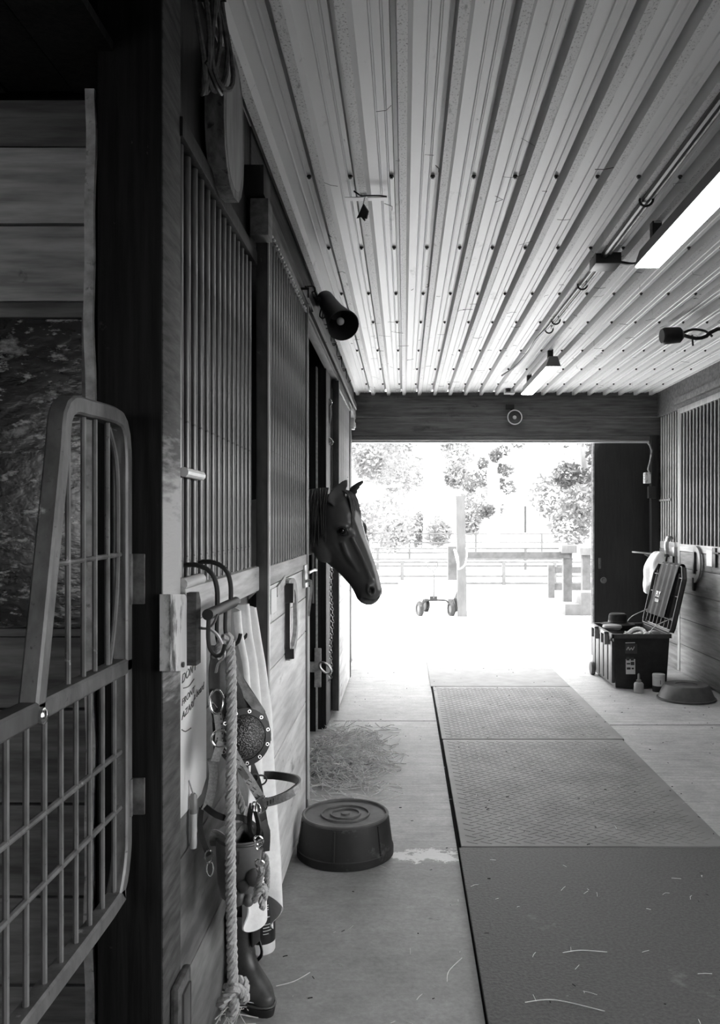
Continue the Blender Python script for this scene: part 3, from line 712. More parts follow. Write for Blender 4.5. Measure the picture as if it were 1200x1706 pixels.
# mane and forelock: locks of hair lying over the neck and forehead
def locks(name, roots, n, seedv):
    rnd = random.Random(seedv); mb = MB()
    for _ in range(n):
        pts, r = roots(rnd); pts = dense(pts, .03)
        mb.ribbon(pts, r*2.2, r*.6, (1, 0, .1)) if False else mb.tube(pts, r, 5, scale=[max(.15, 1-.8*(i/(len(pts)-1))**1.5) for i in range(len(pts))])
    return mb.build(name, 'hair' if name != 'forelock' else mat('streaked_forelock_hair', .03, .16, (90, 90, 12), .35), horse)
def mane_root(r):
    t = r.random(); zxv = 60+t*345; top = 352+10*math.sin(t*5)
    X, Z = zx(zxv, top); ln = r.uniform(.22, .42)*(1-.35*t); y0 = YH-.005
    out = .088+.02*r.random(); ww = r.uniform(-.02, .03)
    return [V(X, y0, Z+.012), V(X+ww*.3-.004, y0-out*.75, Z-.035), V(X+ww*.7-.008, y0-out*1.07, Z-.11), V(X+ww-.01, y0-out*1.1, Z-ln)], r.uniform(.003, .0065)
locks('mane', mane_root, 230, 3)
def fore_root(r):
    w0 = r.uniform(-.045, .045); ln = r.uniform(.6, 1.0); e = 560+190*ln
    a = head(520, 352, w0*.6); c = head(625+r.uniform(-6, 6), 412, w0); d_ = head(640+50*ln*.8, 400+.62*(e-400), w0*1.15); f_ = head(655+60*ln, e-20, w0*1.3+.02)
    return [a+V(0, 0, .012), c+FWD*.012+V(0, 0, .012), d_+FWD*.012, f_+FWD*.004], r.uniform(.002, .0045)
locks('forelock', fore_root, 48, 5)
def tail_root(r):
    a = r.uniform(-.05, .05); return [V(-2.84, yb+a*.5, 1.33), V(-2.96, yb+a, 1.2), V(-2.98, yb+a*1.5, .9), V(-2.95, yb+a*1.6, r.uniform(.45, .65))], r.uniform(.006, .010)
locks('tail', tail_root, 60, 9)

# ================================================================== RUBBER MATS
def rubber_mat(name, label, x0, x1, y0, y1, m, pattern):
    b = MB(); b.box(x0, x1, y0, y1, 0.0, .016, .003)
    if pattern == 'tread':
        st, ln, wd = .062, .056, .007; ny = int((y1-y0-.06)/.036); nx = int((x1-x0-.06)/st)
        for j in range(ny):
            for i in range(nx):
                cx, cy = x0+.05+i*st+(st/2 if j % 2 else 0), y0+.04+j*.036; an = math.radians(33 if j % 2 else -33)
                if cx > x1-.05: continue
                dx, dy = math.cos(an)*ln/2, math.sin(an)*ln/2; nx_, ny_ = -math.sin(an)*wd/2, math.cos(an)*wd/2
                lo = [(cx-dx-nx_, cy-dy-ny_), (cx+dx-nx_, cy+dy-ny_), (cx+dx+nx_, cy+dy+ny_), (cx-dx+nx_, cy-dy+ny_)]
                v0 = [b.bm.verts.new((p[0], p[1], .0158)) for p in lo]; v1 = [b.bm.verts.new((cx+(p[0]-cx)*.9, cy+(p[1]-cy)*.9, .0175)) for p in lo]
                b.bm.faces.new(v1)
                for k in range(4): b.bm.faces.new((v0[k], v0[(k+1) % 4], v1[(k+1) % 4], v1[k]))
    return tag(b.build(name, m, smooth=0), label, 'rubber mat', 'rubber mats down the aisle')
rubber_mat('rubber_mat', 'smooth rubber mat at the bright doorway threshold', .222, 1.40, 7.09, 8.62, 'mat_c', None)
rubber_mat('rubber_mat', 'treaded rubber mat second from the doorway', .24, 1.405, 5.37, 7.075, 'mat_a', 'tread')
rubber_mat('rubber_mat', 'rubber mat with large chevron tread beside the upturned tub', .243, 1.39, 3.59, 5.352, 'mat_a', 'tread')
rubber_mat('rubber_mat', 'dark pebbled rubber mat nearest the camera in the aisle', .232, 1.385, 1.78, 3.575, 'mat_b', None)
struct(MB().box(.226, .27, 1.78, 7.08, 0, .0012).build('trim_mat_gap', 'gap'))  # flat black strip drawn as the gap beside the mats

# ================================================================== YOKE GATE (left foreground)
XG = -.575
gt = thing('stall_gate', 'weathered tubular yoke gate with rod bars in the left foreground', 'gate', (XG, 1.2, .64))
def G(y, z): return V(XG, y, z)
sq = [(-.016, -.012), (-.012, -.016), (.012, -.016), (.016, -.012), (.016, .012), (.012, .016), (-.012, .016), (-.016, .012)]
outer = dense([G(1.712, 1.10), G(1.712, 1.45), G(1.710, 1.545), G(1.690, 1.595), G(1.640, 1.608), G(1.50, 1.604), G(1.435, 1.600), G(1.403, 1.575), G(1.392, 1.52), G(1.34, 1.30), G(1.296, 1.115)], .02)
MB().sweep(outer, sq, (1, 0, 0)).build('upper_frame', 'gate', gt)
lower = dense([G(1.712, 1.12), G(1.712, .80), G(1.705, .72), G(1.675, .665), G(1.62, .65), G(1.0, .65), G(.55, .65)], .02)
MB().sweep(lower, sq, (1, 0, 0)).build('lower_frame', 'gate', gt)
MB().sweep([G(1.70, 1.108), G(1.28, 1.108)], sq, (1, 0, 0)).build('middle_rail', 'gate', gt)
MB().sweep([G(1.285, 1.108), G(.55, 1.108)], [(q[0]*1.05, q[1]*1.05) for q in sq], (1, 0, 0)).build('middle_rail', 'steel_stile', gt)
MB().sweep([G(.55, .634), G(.55, 1.124)], sq, (1, 0, 0)).build('end_post', 'gate', gt)
for y, z1 in ((1.435, 1.592), (1.504, 1.598), (1.56, 1.598), (1.626, 1.598)):
    MB().cyl(G(y, 1.112), G(y, z1), .0052, 8).build('bar', 'gate', gt)
MB().tube(dense([G(1.632, 1.112), G(1.664, 1.20), G(1.682, 1.30), G(1.684, 1.45), G(1.672, 1.53), G(1.632, 1.585)], .02), .0052, 8).build('bar', 'gate', gt)
MB().cyl(G(1.345, 1.33), G(1.70, 1.335), .005, 8).build('cross_rod', 'gate', gt)
o = MB().cyl(G(1.663, .655), G(1.663, 1.10), .0052, 8).build('bar', 'gate', gt)
copies(o, [(0, -.0645*k, 0) for k in range(1, 17)])
for z in (.936, .824): MB().cyl(G(.55, z), G(1.70, z), .0058, 8).build('cross_rod', 'gate', gt)
MB().lathe([(.013, 0), (.013, .006), (.009, .009), (0, .010)], (XG+.016, 1.291, 1.102), (1, 0, 0), 12).build('bolt', 'chrome', gt)
for z0, z1 in ((1.232, 1.335), (.80, .875)):
    MB().box(XG+.006, XG+.042, 1.722, 1.7295, z0, z1, .002).tube([(XG+.012, 1.716, z0), (XG+.012, 1.716, z1)], .008, 8).build('hinge', 'hinge', gt)

# ================================================================== NEAR LEFT: notice, block, hooks, wall fittings
wb = thing('notice_board', 'tall white notice sheet with handwriting on the stall front', 'notice', (-.529, 2.02, .74))
poly = [(-.527, 1.93, 1.085), (-.527, 2.085, 1.085), (-.527, 2.085, 1.15), (-.527, 2.235, 1.15), (-.527, 2.235, .72), (-.527, 2.18, .695), (-.527, 2.03, .70), (-.527, 1.93, .705)]
MB().prism(poly, (-.004, 0, 0)).build('sheet', 'paper', wb)
for body, y, z, s_, xs_ in (("8", 2.13, 1.055, .036, 1.6), ("DON'T", 1.985, 1.018, .030, 1.5), ("a board", 2.10, .955, .026, 1.3), ("FRONT", 1.985, .965, .022, 1.7), ("AZARI", 1.985, .932, .024, 1.7)):
    text_mesh('handwriting', body, s_, (-.5262, y, z), (0, 1, .08), (0, 0, 1), 'ink', wb, .0004, shear=.2, xs=xs_)
MB().tube(dense([(-.526, 1.985, .91), (-.526, 2.02, .897), (-.526, 2.07, .893)], .01), .0013, 5).tube(dense([(-.526, 2.0, 1.005), (-.526, 2.05, 1.0), (-.526, 2.10, 1.008)], .01), .0013, 5).build('pen_stroke', 'ink', wb)
pn = thing('marker_pen', 'white marker pen hanging below the white notice sheet', 'pen', (-.515, 2.05, .605))
MB().lathe([(.0075, 0), (.0085, .01), (.0085, .085)], (-.515, 2.05, .605), (0, 0, 1), 14).build('barrel', 'white', pn)
MB().lathe([(.009, 0), (.009, .042), (.006, .048)], (-.515, 2.05, .69), (0, 0, 1), 14).build('cap', 'grey', pn)
MB().tube([(-.515, 2.05, .735), (-.526, 2.05, .77)], .002, 6).build('cord', 'rope', pn)
bk = thing('wood_block', 'worn wooden block screwed to the corner post', 'block', (-.47, 1.85, 1.07))
MB().prism([PX(284, 990, -.478), PX(284, 1118, -.478)+V(0, 0, 0), PX(313, 1118, -.478), PX(313, 1000, -.478), PX(308, 990, -.478)], (-.022, 0, 0)).build('block', 'wood_block', bk)
MB().prism([(-.457, 1.845, 1.245), (-.457, 1.845, 1.085), (-.457, 1.885, 1.085), (-.457, 1.885, 1.225), (-.457, 1.87, 1.245)], (-.021, 0, 0)).build('side_block', 'wood_post', bk)
MB().cyl((-.476, 1.80, 1.095), (-.472, 1.80, 1.095), .006, 10).build('screw', 'hinge', bk)
hk = thing('coat_hook', 'curled metal hook on the wooden block above the notice', 'hook', (-.46, 1.90, 1.05))
MB().ribbon(dense([V(-.457, 1.872, 1.165), V(-.44, 1.872, 1.163), V(-.425, 1.872, 1.175), V(-.418, 1.875, 1.195)], .006), .012, .004, (0, 1, 0)).build('upper_prong', 'hinge', hk)
MB().ribbon(dense([V(-.436, 1.872, 1.164), V(-.418, 1.872, 1.150), V(-.405, 1.873, 1.125), V(-.402, 1.873, 1.10), V(-.415, 1.873, 1.085), V(-.42, 1.873, 1.065)], .006), .013, .004, (0, 1, 0)).build('lower_prong', 'brushed', hk)
pl = thing('cleat_plate', 'dark metal cleat low on the corner post near the floor', 'cleat', (-.48, 1.80, .28))
MB().box(-.498, -.478, 1.78, 1.89, .26, .41, .010).build('plate', 'hinge', pl)
MB().box(-.479, -.474, 1.805, 1.865, .285, .385, .006).build('inset', 'rubber_top', pl)

# ---- tack rack hung over the sill
rk = thing('tack_rack', 'black hanging tack rack with hooks over the worn sill', 'tack rack', (-.43, 1.985, 1.12))
MB().cyl((-.43, 1.835, 1.198), (-.43, 2.14, 1.198), .0125, 14).build('bar', 'black', rk)
for y in (1.93, 2.08):
    MB().tube(dense([V(-.43, y, 1.20), V(-.431, y, 1.25), V(-.445, y, 1.285), V(-.48, y, 1.302), V(-.515, y, 1.296), V(-.525, y, 1.262)], .012), .0058, 8).build('hanger', 'black', rk)
for y in (1.845, 1.93, 2.02, 2.12):
    MB().tube(dense([V(-.43, y, 1.19), V(-.431, y, 1.145), V(-.426, y, 1.12), V(-.413, y, 1.106), V(-.400, y, 1.112), V(-.394, y, 1.132)], .008), .0048, 8).build('hook', 'black', rk)

# ---- white towel
TR = [(0, 424, 2.15), (.06, 430, 2.16), (.17, 438, 2.2), (.32, 447, 2.28), (.58, 454, 2.4), (.82, 463, 2.5), (1, 467, 2.55)]
TL = [(0, 386, 2.10), (.06, 386, 2.10), (.17, 394, 2.11), (.32, 397, 2.12), (.58, 398, 2.14), (.82, 398, 2.16), (1, 399, 2.17)]
def tl_at(T, v):
    for (a, p, y), (c, q, z) in zip(T[:-1], T[1:]):
        if v <= c: t = (v-a)/(c-a); return p+(q-p)*t, y+(z-y)*t
    return T[-1][1:]
def towel(u, v):
    pl, yl = tl_at(TL, v); pr, yr = tl_at(TR, v); py = 1020+500*v
    a, c = P(pl, py, yl), P(pr, py, yr); p = a.lerp(c, u); z = 1.178-.90*v
    amp = .012+.020*min(1, v*3)*(1-.4*v)
    p = p + V(.93, -.37, 0)*(amp*math.sin(u*PI*5.2+.6+.8*v)+.006*math.sin(u*19+v*5))
    p.z += .022*math.sin(PI*u)*max(0, 1-v/.08) + .055*max(0, v-.86)/.14*math.sin(u*PI*2.6+2.6)
    return p
o = MB().grid(towel, 70, 60, .004).build('hanging_towel', 'cloth', smooth=80)
tag(o, 'long white towel draped from the last hook of the tack rack', 'towel')

# ---- thick lead rope with end knot
RP = [V(-.405, 1.93, 1.135), V(-.40, 1.93, 1.10), V(-.398, 1.935, .95), V(-.402, 1.94, .7), V(-.400, 1.945, .45), V(-.398, 1.95, .33)]
lr = thing('lead_rope', 'thick pale twisted lead rope hanging straight to the floor knot', 'rope', (-.40, 1.95, .26))
MB().rope([V(-.43, 1.925, 1.09), V(-.418, 1.925, 1.125)]+RP[0:], .0128, .052).build('strand', 'rope', lr)
kn = MB(); kc = V(-.398, 1.95, .305)
loop = [kc+V(.024*math.cos(a)*(1+.25*math.sin(2*a)), .020*math.sin(a), .022*math.sin(a*1.5)) for a in [k*.42 for k in range(22)]]
kn.rope(loop, .0125, .05).rope([kc+V(0, 0, .02), kc+V(.004, -.004, -.03), kc+V(-.006, 0, -.05)], .0125, .05); kn.build('end_knot', 'rope', lr)

# ---- fly mask
def YP(px, py, Y): return P(px, py, Y)
fm = thing('fly_mask', 'dark fly mask with round mesh eye cup hanging from the rack', 'fly mask', P(400, 1280, 2.06))
def panel(pts, depth): return [P(x, y, d) for x, y, d in pts]
def mpanel(u, v):
    # quad between left edge and right edge, bulged toward the aisle
    l = P(350+6*v, 1075+175*v, 2.06); r = P(372+70*min(1, v*1.25)**1.05, 1078+135*v+ (20*max(0, v-.8)), 2.10)
    q = l.lerp(r, u); return q + V(.02, -.03, 0)*math.sin(PI*u)*math.sin(PI*min(1, v*1.1))
MB().grid(mpanel, 24, 24, .003).build('fabric_panel', 'maskf', fm, smooth=80)
bp_ = dense([P(372, 1080, 2.07), P(388, 1115, 2.065), P(408, 1150, 2.065), P(428, 1178, 2.07), P(440, 1205, 2.075), P(444, 1235, 2.08)], .012)
MB().ribbon(bp_, .024, .006, (.8, .3, .45)).build('fleece_edge', 'maskb', fm)
CU = P(407, 1228, 2.045); cr_ = .061; cax = V(.45, -.88, .12).normalized(); ca_ = V(0, 0, 1).cross(cax).normalized(); cb_ = cax.cross(ca_)
def cup(r, h, seg=40): return [CU+(ca_*math.cos(2*PI*k/seg)*1.0+cb_*math.sin(2*PI*k/seg)*1.04)*r+cax*h for k in range(seg)]
b = MB(); rings = [[b.bm.verts.new(p) for p in cup(r, h)] for r, h in ((cr_*.86, .0), (cr_*.80, .012), (cr_*.66, .023), (cr_*.42, .031), (cr_*.18, .034), (.0005, .0345))]
for i in range(len(rings)-1):
    for k in range(40): b.bm.faces.new((rings[i][k], rings[i][(k+1) % 40], rings[i+1][(k+1) % 40], rings[i+1][k]))
cupo = b.build('eye_cup', 'net', fm, smooth=80)
b = MB(); prof = ((cr_*1.10, -.006), (cr_*1.10, .003), (cr_*.86, .006), (cr_*.84, -.006)); rings = [[b.bm.verts.new(p) for p in cup(r, h)] for r, h in prof]
for i in range(4):
    for k in range(40): b.bm.faces.new((rings[i][k], rings[i][(k+1) % 40], rings[(i+1) % 4][(k+1) % 40], rings[(i+1) % 4][k]))
rimo = b.build('cup_rim', 'leather', fm)
for k in range(11):
    an = 2*PI*k/11+.2; c = CU+(ca_*math.cos(an)+cb_*math.sin(an)*1.04)*cr_*.98+cax*.0055
    MB().torus(c, .0036, .0013, cax, 12, 6).build('grommet', 'chrome', rimo)

# ---- leather halter with the brass buckle (behind the rope) 
def strap(mb, pts, wd, th, ref): return mb.ribbon(dense(pts, .012), wd, th, ref)
h1 = thing('leather_halter', 'dark leather halter with a large polished buckle left of the rope', 'halter', P(362, 1290, 1.93))
strap(MB(), [P(372, 1075, 1.98), P(360, 1100, 1.955), P(357, 1130, 1.95), P(360, 1180, 1.945), P(365, 1200, 1.945)], .027, .004, (.8, .6, 0)).build('crown_strap', 'leather', h1)
strap(MB(), [P(362, 1085, 1.99), P(372, 1110, 1.98), P(370, 1150, 1.97), P(360, 1172, 1.965)], .022, .003, (.8, .6, 0)).build('keeper_strap', 'leather', h1)
MB().torus(P(361, 1169, 1.932), .0245, .003, (.35, -.93, .1), 28, 8, sx=.62, sy=1.1, up=(0, 0, 1)).cyl(P(353, 1168, 1.93), P(362, 1180, 1.925), .002, 6).build('buckle', 'chrome', h1)
ws = strap(MB(), [P(362, 1186, 1.935), P(365, 1205, 1.935), P(366, 1222, 1.935), P(364, 1240, 1.938)], .019, .004, (.9, .4, 0)).build('stitched_strap', 'web', h1)
MB().torus(P(367, 1230, 1.93), .019, .0026, (.3, -.95, 0), 24, 8).build('ring', 'chrome', h1)
strap(MB(), [P(370, 1235, 1.932), P(364, 1250, 1.932), P(358, 1268, 1.935)], .020, .004, (.9, .3, .3)).build('strap_end', 'web', h1)
for q in range(6):
    for sd_ in (-1, 1):
        p_ = P(363.5+.6*q, 1190+8*q, 1.9315)+V(.006*sd_, 0, 0)
        MB().ball(p_, .0014, (1, .5, 1.6), 6).build('stitch', 'stitch', ws)
strap(MB(), [P(352, 1262, 1.95), P(356, 1290, 1.95), P(350, 1330, 1.95), P(342, 1350, 1.95)], .020, .004, (.9, .3, 0)).build('cheek_strap', 'web', h1)
strap(MB(), [P(338, 1340, 1.95), P(352, 1352, 1.945), P(372, 1362, 1.94), P(402, 1362, 2.0), P(424, 1376, 2.05)], .014, .004, (.2, .2, 1)).build('throat_strap', 'leather', h1)
strap(MB(), [P(336, 1345, 1.95), P(333, 1375, 1.95), P(338, 1400, 1.95), P(348, 1425, 1.95)], .012, .004, (.9, .3, 0)).build('lead_strap', 'leather', h1)
MB().torus(P(348, 1428, 1.94), .011, .0022, (.2, -1, .1), 18, 6, sx=.8, sy=1.3, up=(0, 0, 1)).torus(P(350, 1447, 1.94), .011, .0022, (.6, -1, .1), 18, 6, sx=.7, sy=1.5, up=(0, 0, 1)).build('snap', 'chrome', h1)

# ---- webbing halter with noseband loop
h2 = thing('webbing_halter', 'stitched webbing halter with open noseband loop above the tub', 'halter', P(430, 1420, 2.05))
st1 = strap(MB(), [P(381, 1240, 1.975), P(400, 1275, 1.99), P(418, 1303, 2.0), P(434, 1330, 2.01)], .022, .004, (.75, .25, .55)).build('cheek_strap', 'web', h2)
mb = MB(); 
for k in range(7):
    c = P(388+7*k, 1254+12*k, 1.978+.004*k); mb.obox(c+V(.002, -.004, .002), (.010, .0008, .0016), Matrix.Rotation(.6, 3, 'Y')); mb.obox(c+V(-.003, -.004, -.004), (.010, .0008, .0016), Matrix.Rotation(.6, 3, 'Y'))
tag(mb.build('stitching', 'stitch', st1), kind='stuff')
MB().obox(P(407, 1289, 1.985), (.030, .002, .013), Matrix.Rotation(.98, 3, 'Y'), .0008).build('name_plate', 'brushed', st1)
nb = dense([P(440, 1338, 2.00), P(458, 1334, 1.99), P(480, 1325, 1.985), P(496, 1313, 2.0), P(500, 1305, 2.06), P(494, 1298, 2.12), P(478, 1294, 2.16), P(455, 1291, 2.17), P(440, 1291, 2.16)], .01)
nn = MB().ribbon(nb, .019, .0045, (0, .05, 1)).build('noseband', 'web', h2)
nbc = sum(nb, V(0, 0, 0))/len(nb)
nb2 = [p+(V(nbc.x-.03, nbc.y, p.z)-p).normalized()*.0042 for p in nb]
MB().ribbon(nb2, .0195, .003, (0, .05, 1)).build('noseband_lining', 'leather', h2)
mb = MB()
for k in range(9):
    p_ = P(446+5.2*k, 1337.5-2.3*k, 1.992); mb.box(p_.x-.0015, p_.x+.0015, p_.y-.0035, p_.y-.0028, p_.z-.005, p_.z+.005)
tag(mb.build('stitching', 'stitch', nn), kind='stuff')
MB().torus(P(433, 1300, 2.13), .015, .0024, (.5, -.85, .2), 20, 8, sx=1.2, sy=.8, up=(0, 0, 1)).torus(P(424, 1296, 2.12), .010, .002, (.5, -.85, .2), 16, 6).build('buckle', 'black', h2)
MB().torus(P(436, 1341, 2.0), .020, .0024, (.4, -.9, .1), 24, 8, sx=.7, sy=1.0, up=(.4, 0, 1)).torus(P(427, 1347, 2.0), .015, .0022, (.4, -.9, .1), 20, 8, sx=.6, sy=1.1, up=(-.5, 0, 1)).build('square_ring', 'chrome', h2)
strap(MB(), [P(408, 1255, 2.14), P(420, 1280, 2.14), P(430, 1310, 2.12), P(436, 1350, 2.10), P(441, 1380, 2.08)], .020, .004, (.9, .4, 0)).build('backing_strap', 'leather', h2)
strap(MB(), [P(420, 1340, 2.0), P(416, 1360, 2.0), P(418, 1385, 2.0), P(428, 1398, 1.995), P(432, 1380, 1.99), P(426, 1352, 1.99)], .016, .004, (.6, -.6, .2)).build('chin_strap', 'leather', h2)
strap(MB(), [P(437, 1368, 2.06), P(444, 1385, 2.06), P(443, 1418, 2.06)], .018, .005, (.9, .5, 0)).build('strap_end', 'leather', h2)
# ---- short knotted rope with snap hook
r2 = thing('lead_rope', 'short knotted rope clipped with a steel snap to the webbing halter', 'rope', P(436, 1508, 1.99))
MB().torus(P(431, 1400, 1.98), .009, .0026, (.3, -.95, 0), 16, 8, sy=1.3).tube(dense([P(428, 1400, 1.975), P(426, 1408, 1.975), P(430, 1416, 1.975), P(436, 1410, 1.975), P(436, 1424, 1.975), P(434, 1436, 1.975)], .006), .0032, 8).torus(P(434, 1440, 1.975), .011, .0024, (.3, -.95, 0), 16, 8, sx=.8, sy=1.3).build('snap_hook', 'chrome', r2)
mb = MB().rope([P(430, 1446, 1.97), P(436, 1452, 1.965), P(432, 1466, 1.97), P(430, 1478, 1.975)], .0085, .035)
mb.rope([P(442, 1425, 1.99), P(445, 1450, 1.995), P(444, 1480, 2.0), P(440, 1490, 2.0)], .0075, .035).build('strand', 'rope_d', r2)
kc = P(433, 1489, 1.975)
loop = [kc+V(.012*math.cos(a), .009*math.sin(a), .014*math.sin(a*1.5)) for a in [k*.42 for k in range(22)]]
MB().rope(loop, .0085, .035).rope([kc+V(0, 0, -.005), kc+V(.006, -.003, -.022), kc+V(.007, 0, -.034)], .0085, .035).build('end_knot', 'rope', r2)
r3 = MB().rope([P(380, 1235, 2.06), P(386, 1290, 2.06), P(398, 1330, 2.06), P(410, 1360, 2.06)], .010, .04).build('lead_rope', 'rope_d')
tag(r3, 'grey rope slanting behind the stitched halter straps', 'rope')
# ---- grey plastic jug hanging behind the rope
jc = P(402, 1400, 2.08); 
jg = thing('plastic_jug', 'grey translucent plastic jug with moulded knobs behind the rope', 'jug', jc+V(0, 0, -.19))
ja = V(.05, -.06, 1).normalized()
MB().lathe([(.047, 0), (.060, .02), (.062, -.0), (.060, -.03), (.054, -.10), (.046, -.135), (.03, -.15), (0, -.152)], jc, ja, 32, cap=False).build('body', mat('jug_plastic', .10, .15, (10, 10, 10), .4), jg)
MB().torus(jc+ja*.012, .060, .004, ja, 36, 8).build('rim', 'dkgrey', jg)
for px_, py_, r_ in ((424, 1462, .020), (406, 1476, .015), (396, 1496, .018), (414, 1500, .014)):
    MB().ball(P(px_, py_, 2.035), r_, (1, .9, 1.1), 16).build('knob', MATS['jug_plastic'], jg)
MB().prism([P(386, 1420, 2.012), P(399, 1419, 2.012), P(399, 1440, 2.012), P(386, 1441, 2.012)], (0, .003, 0)).build('moulded_label', 'dkgrey', jg)
o = MB().grid(lambda u, v: P(352+70*u, 1382+26*v+10*math.sin(u*6), 2.04+.10*v)+V(0, -.02*math.sin(PI*v), .012*math.sin(u*9)), 20, 8, .003).build('folded_rag', 'maskb', smooth=80)
tag(o, 'grey folded rag stuffed above the plastic jug', 'rag')
# ---- black canister
cc_ = V(-.468, 2.755, 0)
cn = thing('canister', 'black spray canister with white lettering behind the boot', 'canister', cc_)
MB().lathe([(.042, .0), (.044, .004), (.044, .035)], cc_, (0, 0, 1), 32).build('base_band', 'white', cn)
MB().lathe([(.0445, .035), (.0445, .175), (.038, .20), (.018, .215), (.018, .245), (0, .246)], cc_, (0, 0, 1), 32, cap=False).build('body', 'blackp', cn)
def on_can(body, ang, z, size, mname):
    d_ = V(math.sin(ang), -math.cos(ang), 0); r_ = V(math.cos(ang), math.sin(ang), 0)
    text_mesh('lettering', body, size, cc_+d_*.0452+V(0, 0, z), r_, (0, 0, 1), mname, cn, .0006, 'CENTER')
on_can('E', .55, .146, .024, 'white'); on_can('SH.', .58, .112, .032, 'white')
b = MB()
for k, (a0, a1) in enumerate(((.15, .85), (.15, .6), (.15, .8), (.15, .55))):
    z = .098-.010*k
    for q in range(8):
        a = .15+a0+(a1-a0)*q/8; p_ = cc_+V(math.sin(a), -math.cos(a), 0)*.0455; b.box(p_.x-.0016, p_.x+.0016, p_.y-.0006, p_.y+.0006, z, z+.0022)
tag(b.build('small_print', 'white', cn), kind='stuff')
# ---- boot
bt0 = V(-.470, 2.47, 0); BF = V(.70, -.71, 0).normalized(); BS = V(.71, .70, 0).normalized()
def bring(f, z, lf, lw, tilt=0, n=24): return [bt0+BF*(f+lf*math.cos(2*PI*k/n))+BS*lw*math.sin(2*PI*k/n)+V(0, 0, z+tilt*math.cos(2*PI*k/n)) for k in range(n)]
btt = thing('boot', 'worn leather ankle boot standing on the floor under the tack', 'boot', bt0)
b = MB(); loft(b.bm, [bring(.03, .022, .098, .042), bring(.03, .045, .102, .046), bring(.028, .068, .096, .045, -.012), bring(.012, .090, .078, .041, -.020), bring(-.006, .112, .060, .037, -.016), bring(-.016, .130, .050, .036, -.006), bring(-.02, .138, .051, .0385), bring(-.02, .150, .046, .037), bring(-.022, .165, .049, .039), bring(-.024, .205, .047, .039), bring(-.024, .245, .052, .042), bring(-.024, .25, .046, .036), bring(-.024, .20, .043, .034)])
b.build('upper', 'boot', btt, smooth=70)
b = MB(); loft(b.bm, [bring(.03, .0, .102, .043), bring(.03, .020, .106, .048), bring(.03, .024, .105, .0475)]); b.build('sole', 'blackp', btt)
MB().tube([p+V(0, 0, .003) for p in bring(.03, .026, .104, .0475)], .0035, 6, True).build('welt', 'dkgrey', btt)
MB().ribbon(dense([bt0+BF*-.01+BS*.044+V(0, 0, .24), bt0+BF*-.005+BS*.046+V(0, 0, .18), bt0+BF*.02+BS*.046+V(0, 0, .12), bt0+BF*-.05+BS*.045+V(0, 0, .06)], .01), .010, .003, BF).build('zip', 'black', btt)
MB().obox(bt0+BF*.028+BS*.020+V(0, 0, .205), (.006, .045, .085), Matrix.Rotation(-.35, 3, 'Z'), .004).build('pull_tab', 'blackp', btt)
# second boot shaft against the wall
# ---- wood slice plaque and coiled cable
ps = thing('wood_slice', 'oval wood slice plaque hung high on the dark header', 'plaque', (-.47, 2.24, 2.27))
oy, oz = 2.235, 2.452
pol = [V(-.452, oy+.135*math.copysign(abs(math.cos(a))**.8, math.cos(a)), oz+.19*math.copysign(abs(math.sin(a))**.85, math.sin(a))) for a in [2*PI*k/18+.17 for k in range(18)]]
MB().prism(pol, (-.048, 0, 0)).build('bark_edge', 'bark', ps, smooth=20)
pol2 = [V(-.451, oy+(p.y-oy)*.80, oz+(p.z-oz)*.88) for p in pol]
MB().prism(pol2, (-.006, 0, 0)).build('cut_face', 'slice', ps)
cb = thing('coiled_rope', 'bundle of coiled pale cord hung at the top of the post', 'cord', (-.46, 1.95, 2.36))
for k in range(4):
    ry = .045+.012*k; MB().tube([V(-.455+.008*k+.012*math.sin(a*2+k), 1.90+.03*k+ry*math.cos(a), 2.50+.13*math.sin(a)+.02*k) for a in [2*PI*q/24 for q in range(24)]], .006, 6, True).build('coil', mat('dusty_grey_cord', .05, .12, (60, 60, 60), .8), cb)
MB().tube(dense([V(-.44, 1.86, 2.42), V(-.43, 1.92, 2.395), V(-.435, 2.0, 2.42), V(-.45, 2.03, 2.47)], .01), .005, 6).build('binding', 'black', cb)
MB().tube([V(-.50, 1.98, 2.63), V(-.42, 1.98, 2.63)], .004, 6).build('nail', 'black', cb)

# ================================================================== UPTURNED TUB
tb = thing('rubber_tub', 'upturned black rubber feed tub with ringed base on the aisle floor', 'tub', (-.250, 3.56, 0))
c = (-.250, 3.56, 0)
MB().lathe([(.198, 0), (.204, .004), (.204, .034), (.201, .038), (.199, .030)], c, (0, 0, 1), 56, cap=True).build('rim', 'rubber', tb)
MB().lathe([(.200, .036), (.186, .148), (.182, .160)], c, (0, 0, 1), 56, cap=False).build('side', 'rubber', tb)
MB().lathe([(.182, .160), (.184, .168), (.178, .172), (.171, .171), (.169, .164), (.105, .164), (.103, .170), (.097, .170), (.095, .164), (.066, .164), (.064, .170), (.058, .170), (.056, .164), (.020, .164), (.018, .170), (0, .1705)], c, (0, 0, 1), 56, cap=False).build('base', 'rubber_top', tb)
for k in range(6):
    a = k*PI/3+.35; d_ = V(math.cos(a), math.sin(a), 0)
    MB().tube([V(c)+d_*.1995+V(0, 0, .038), V(c)+d_*.1845+V(0, 0, .155)], .005, 6).build('side_rib', 'rubber', tb)

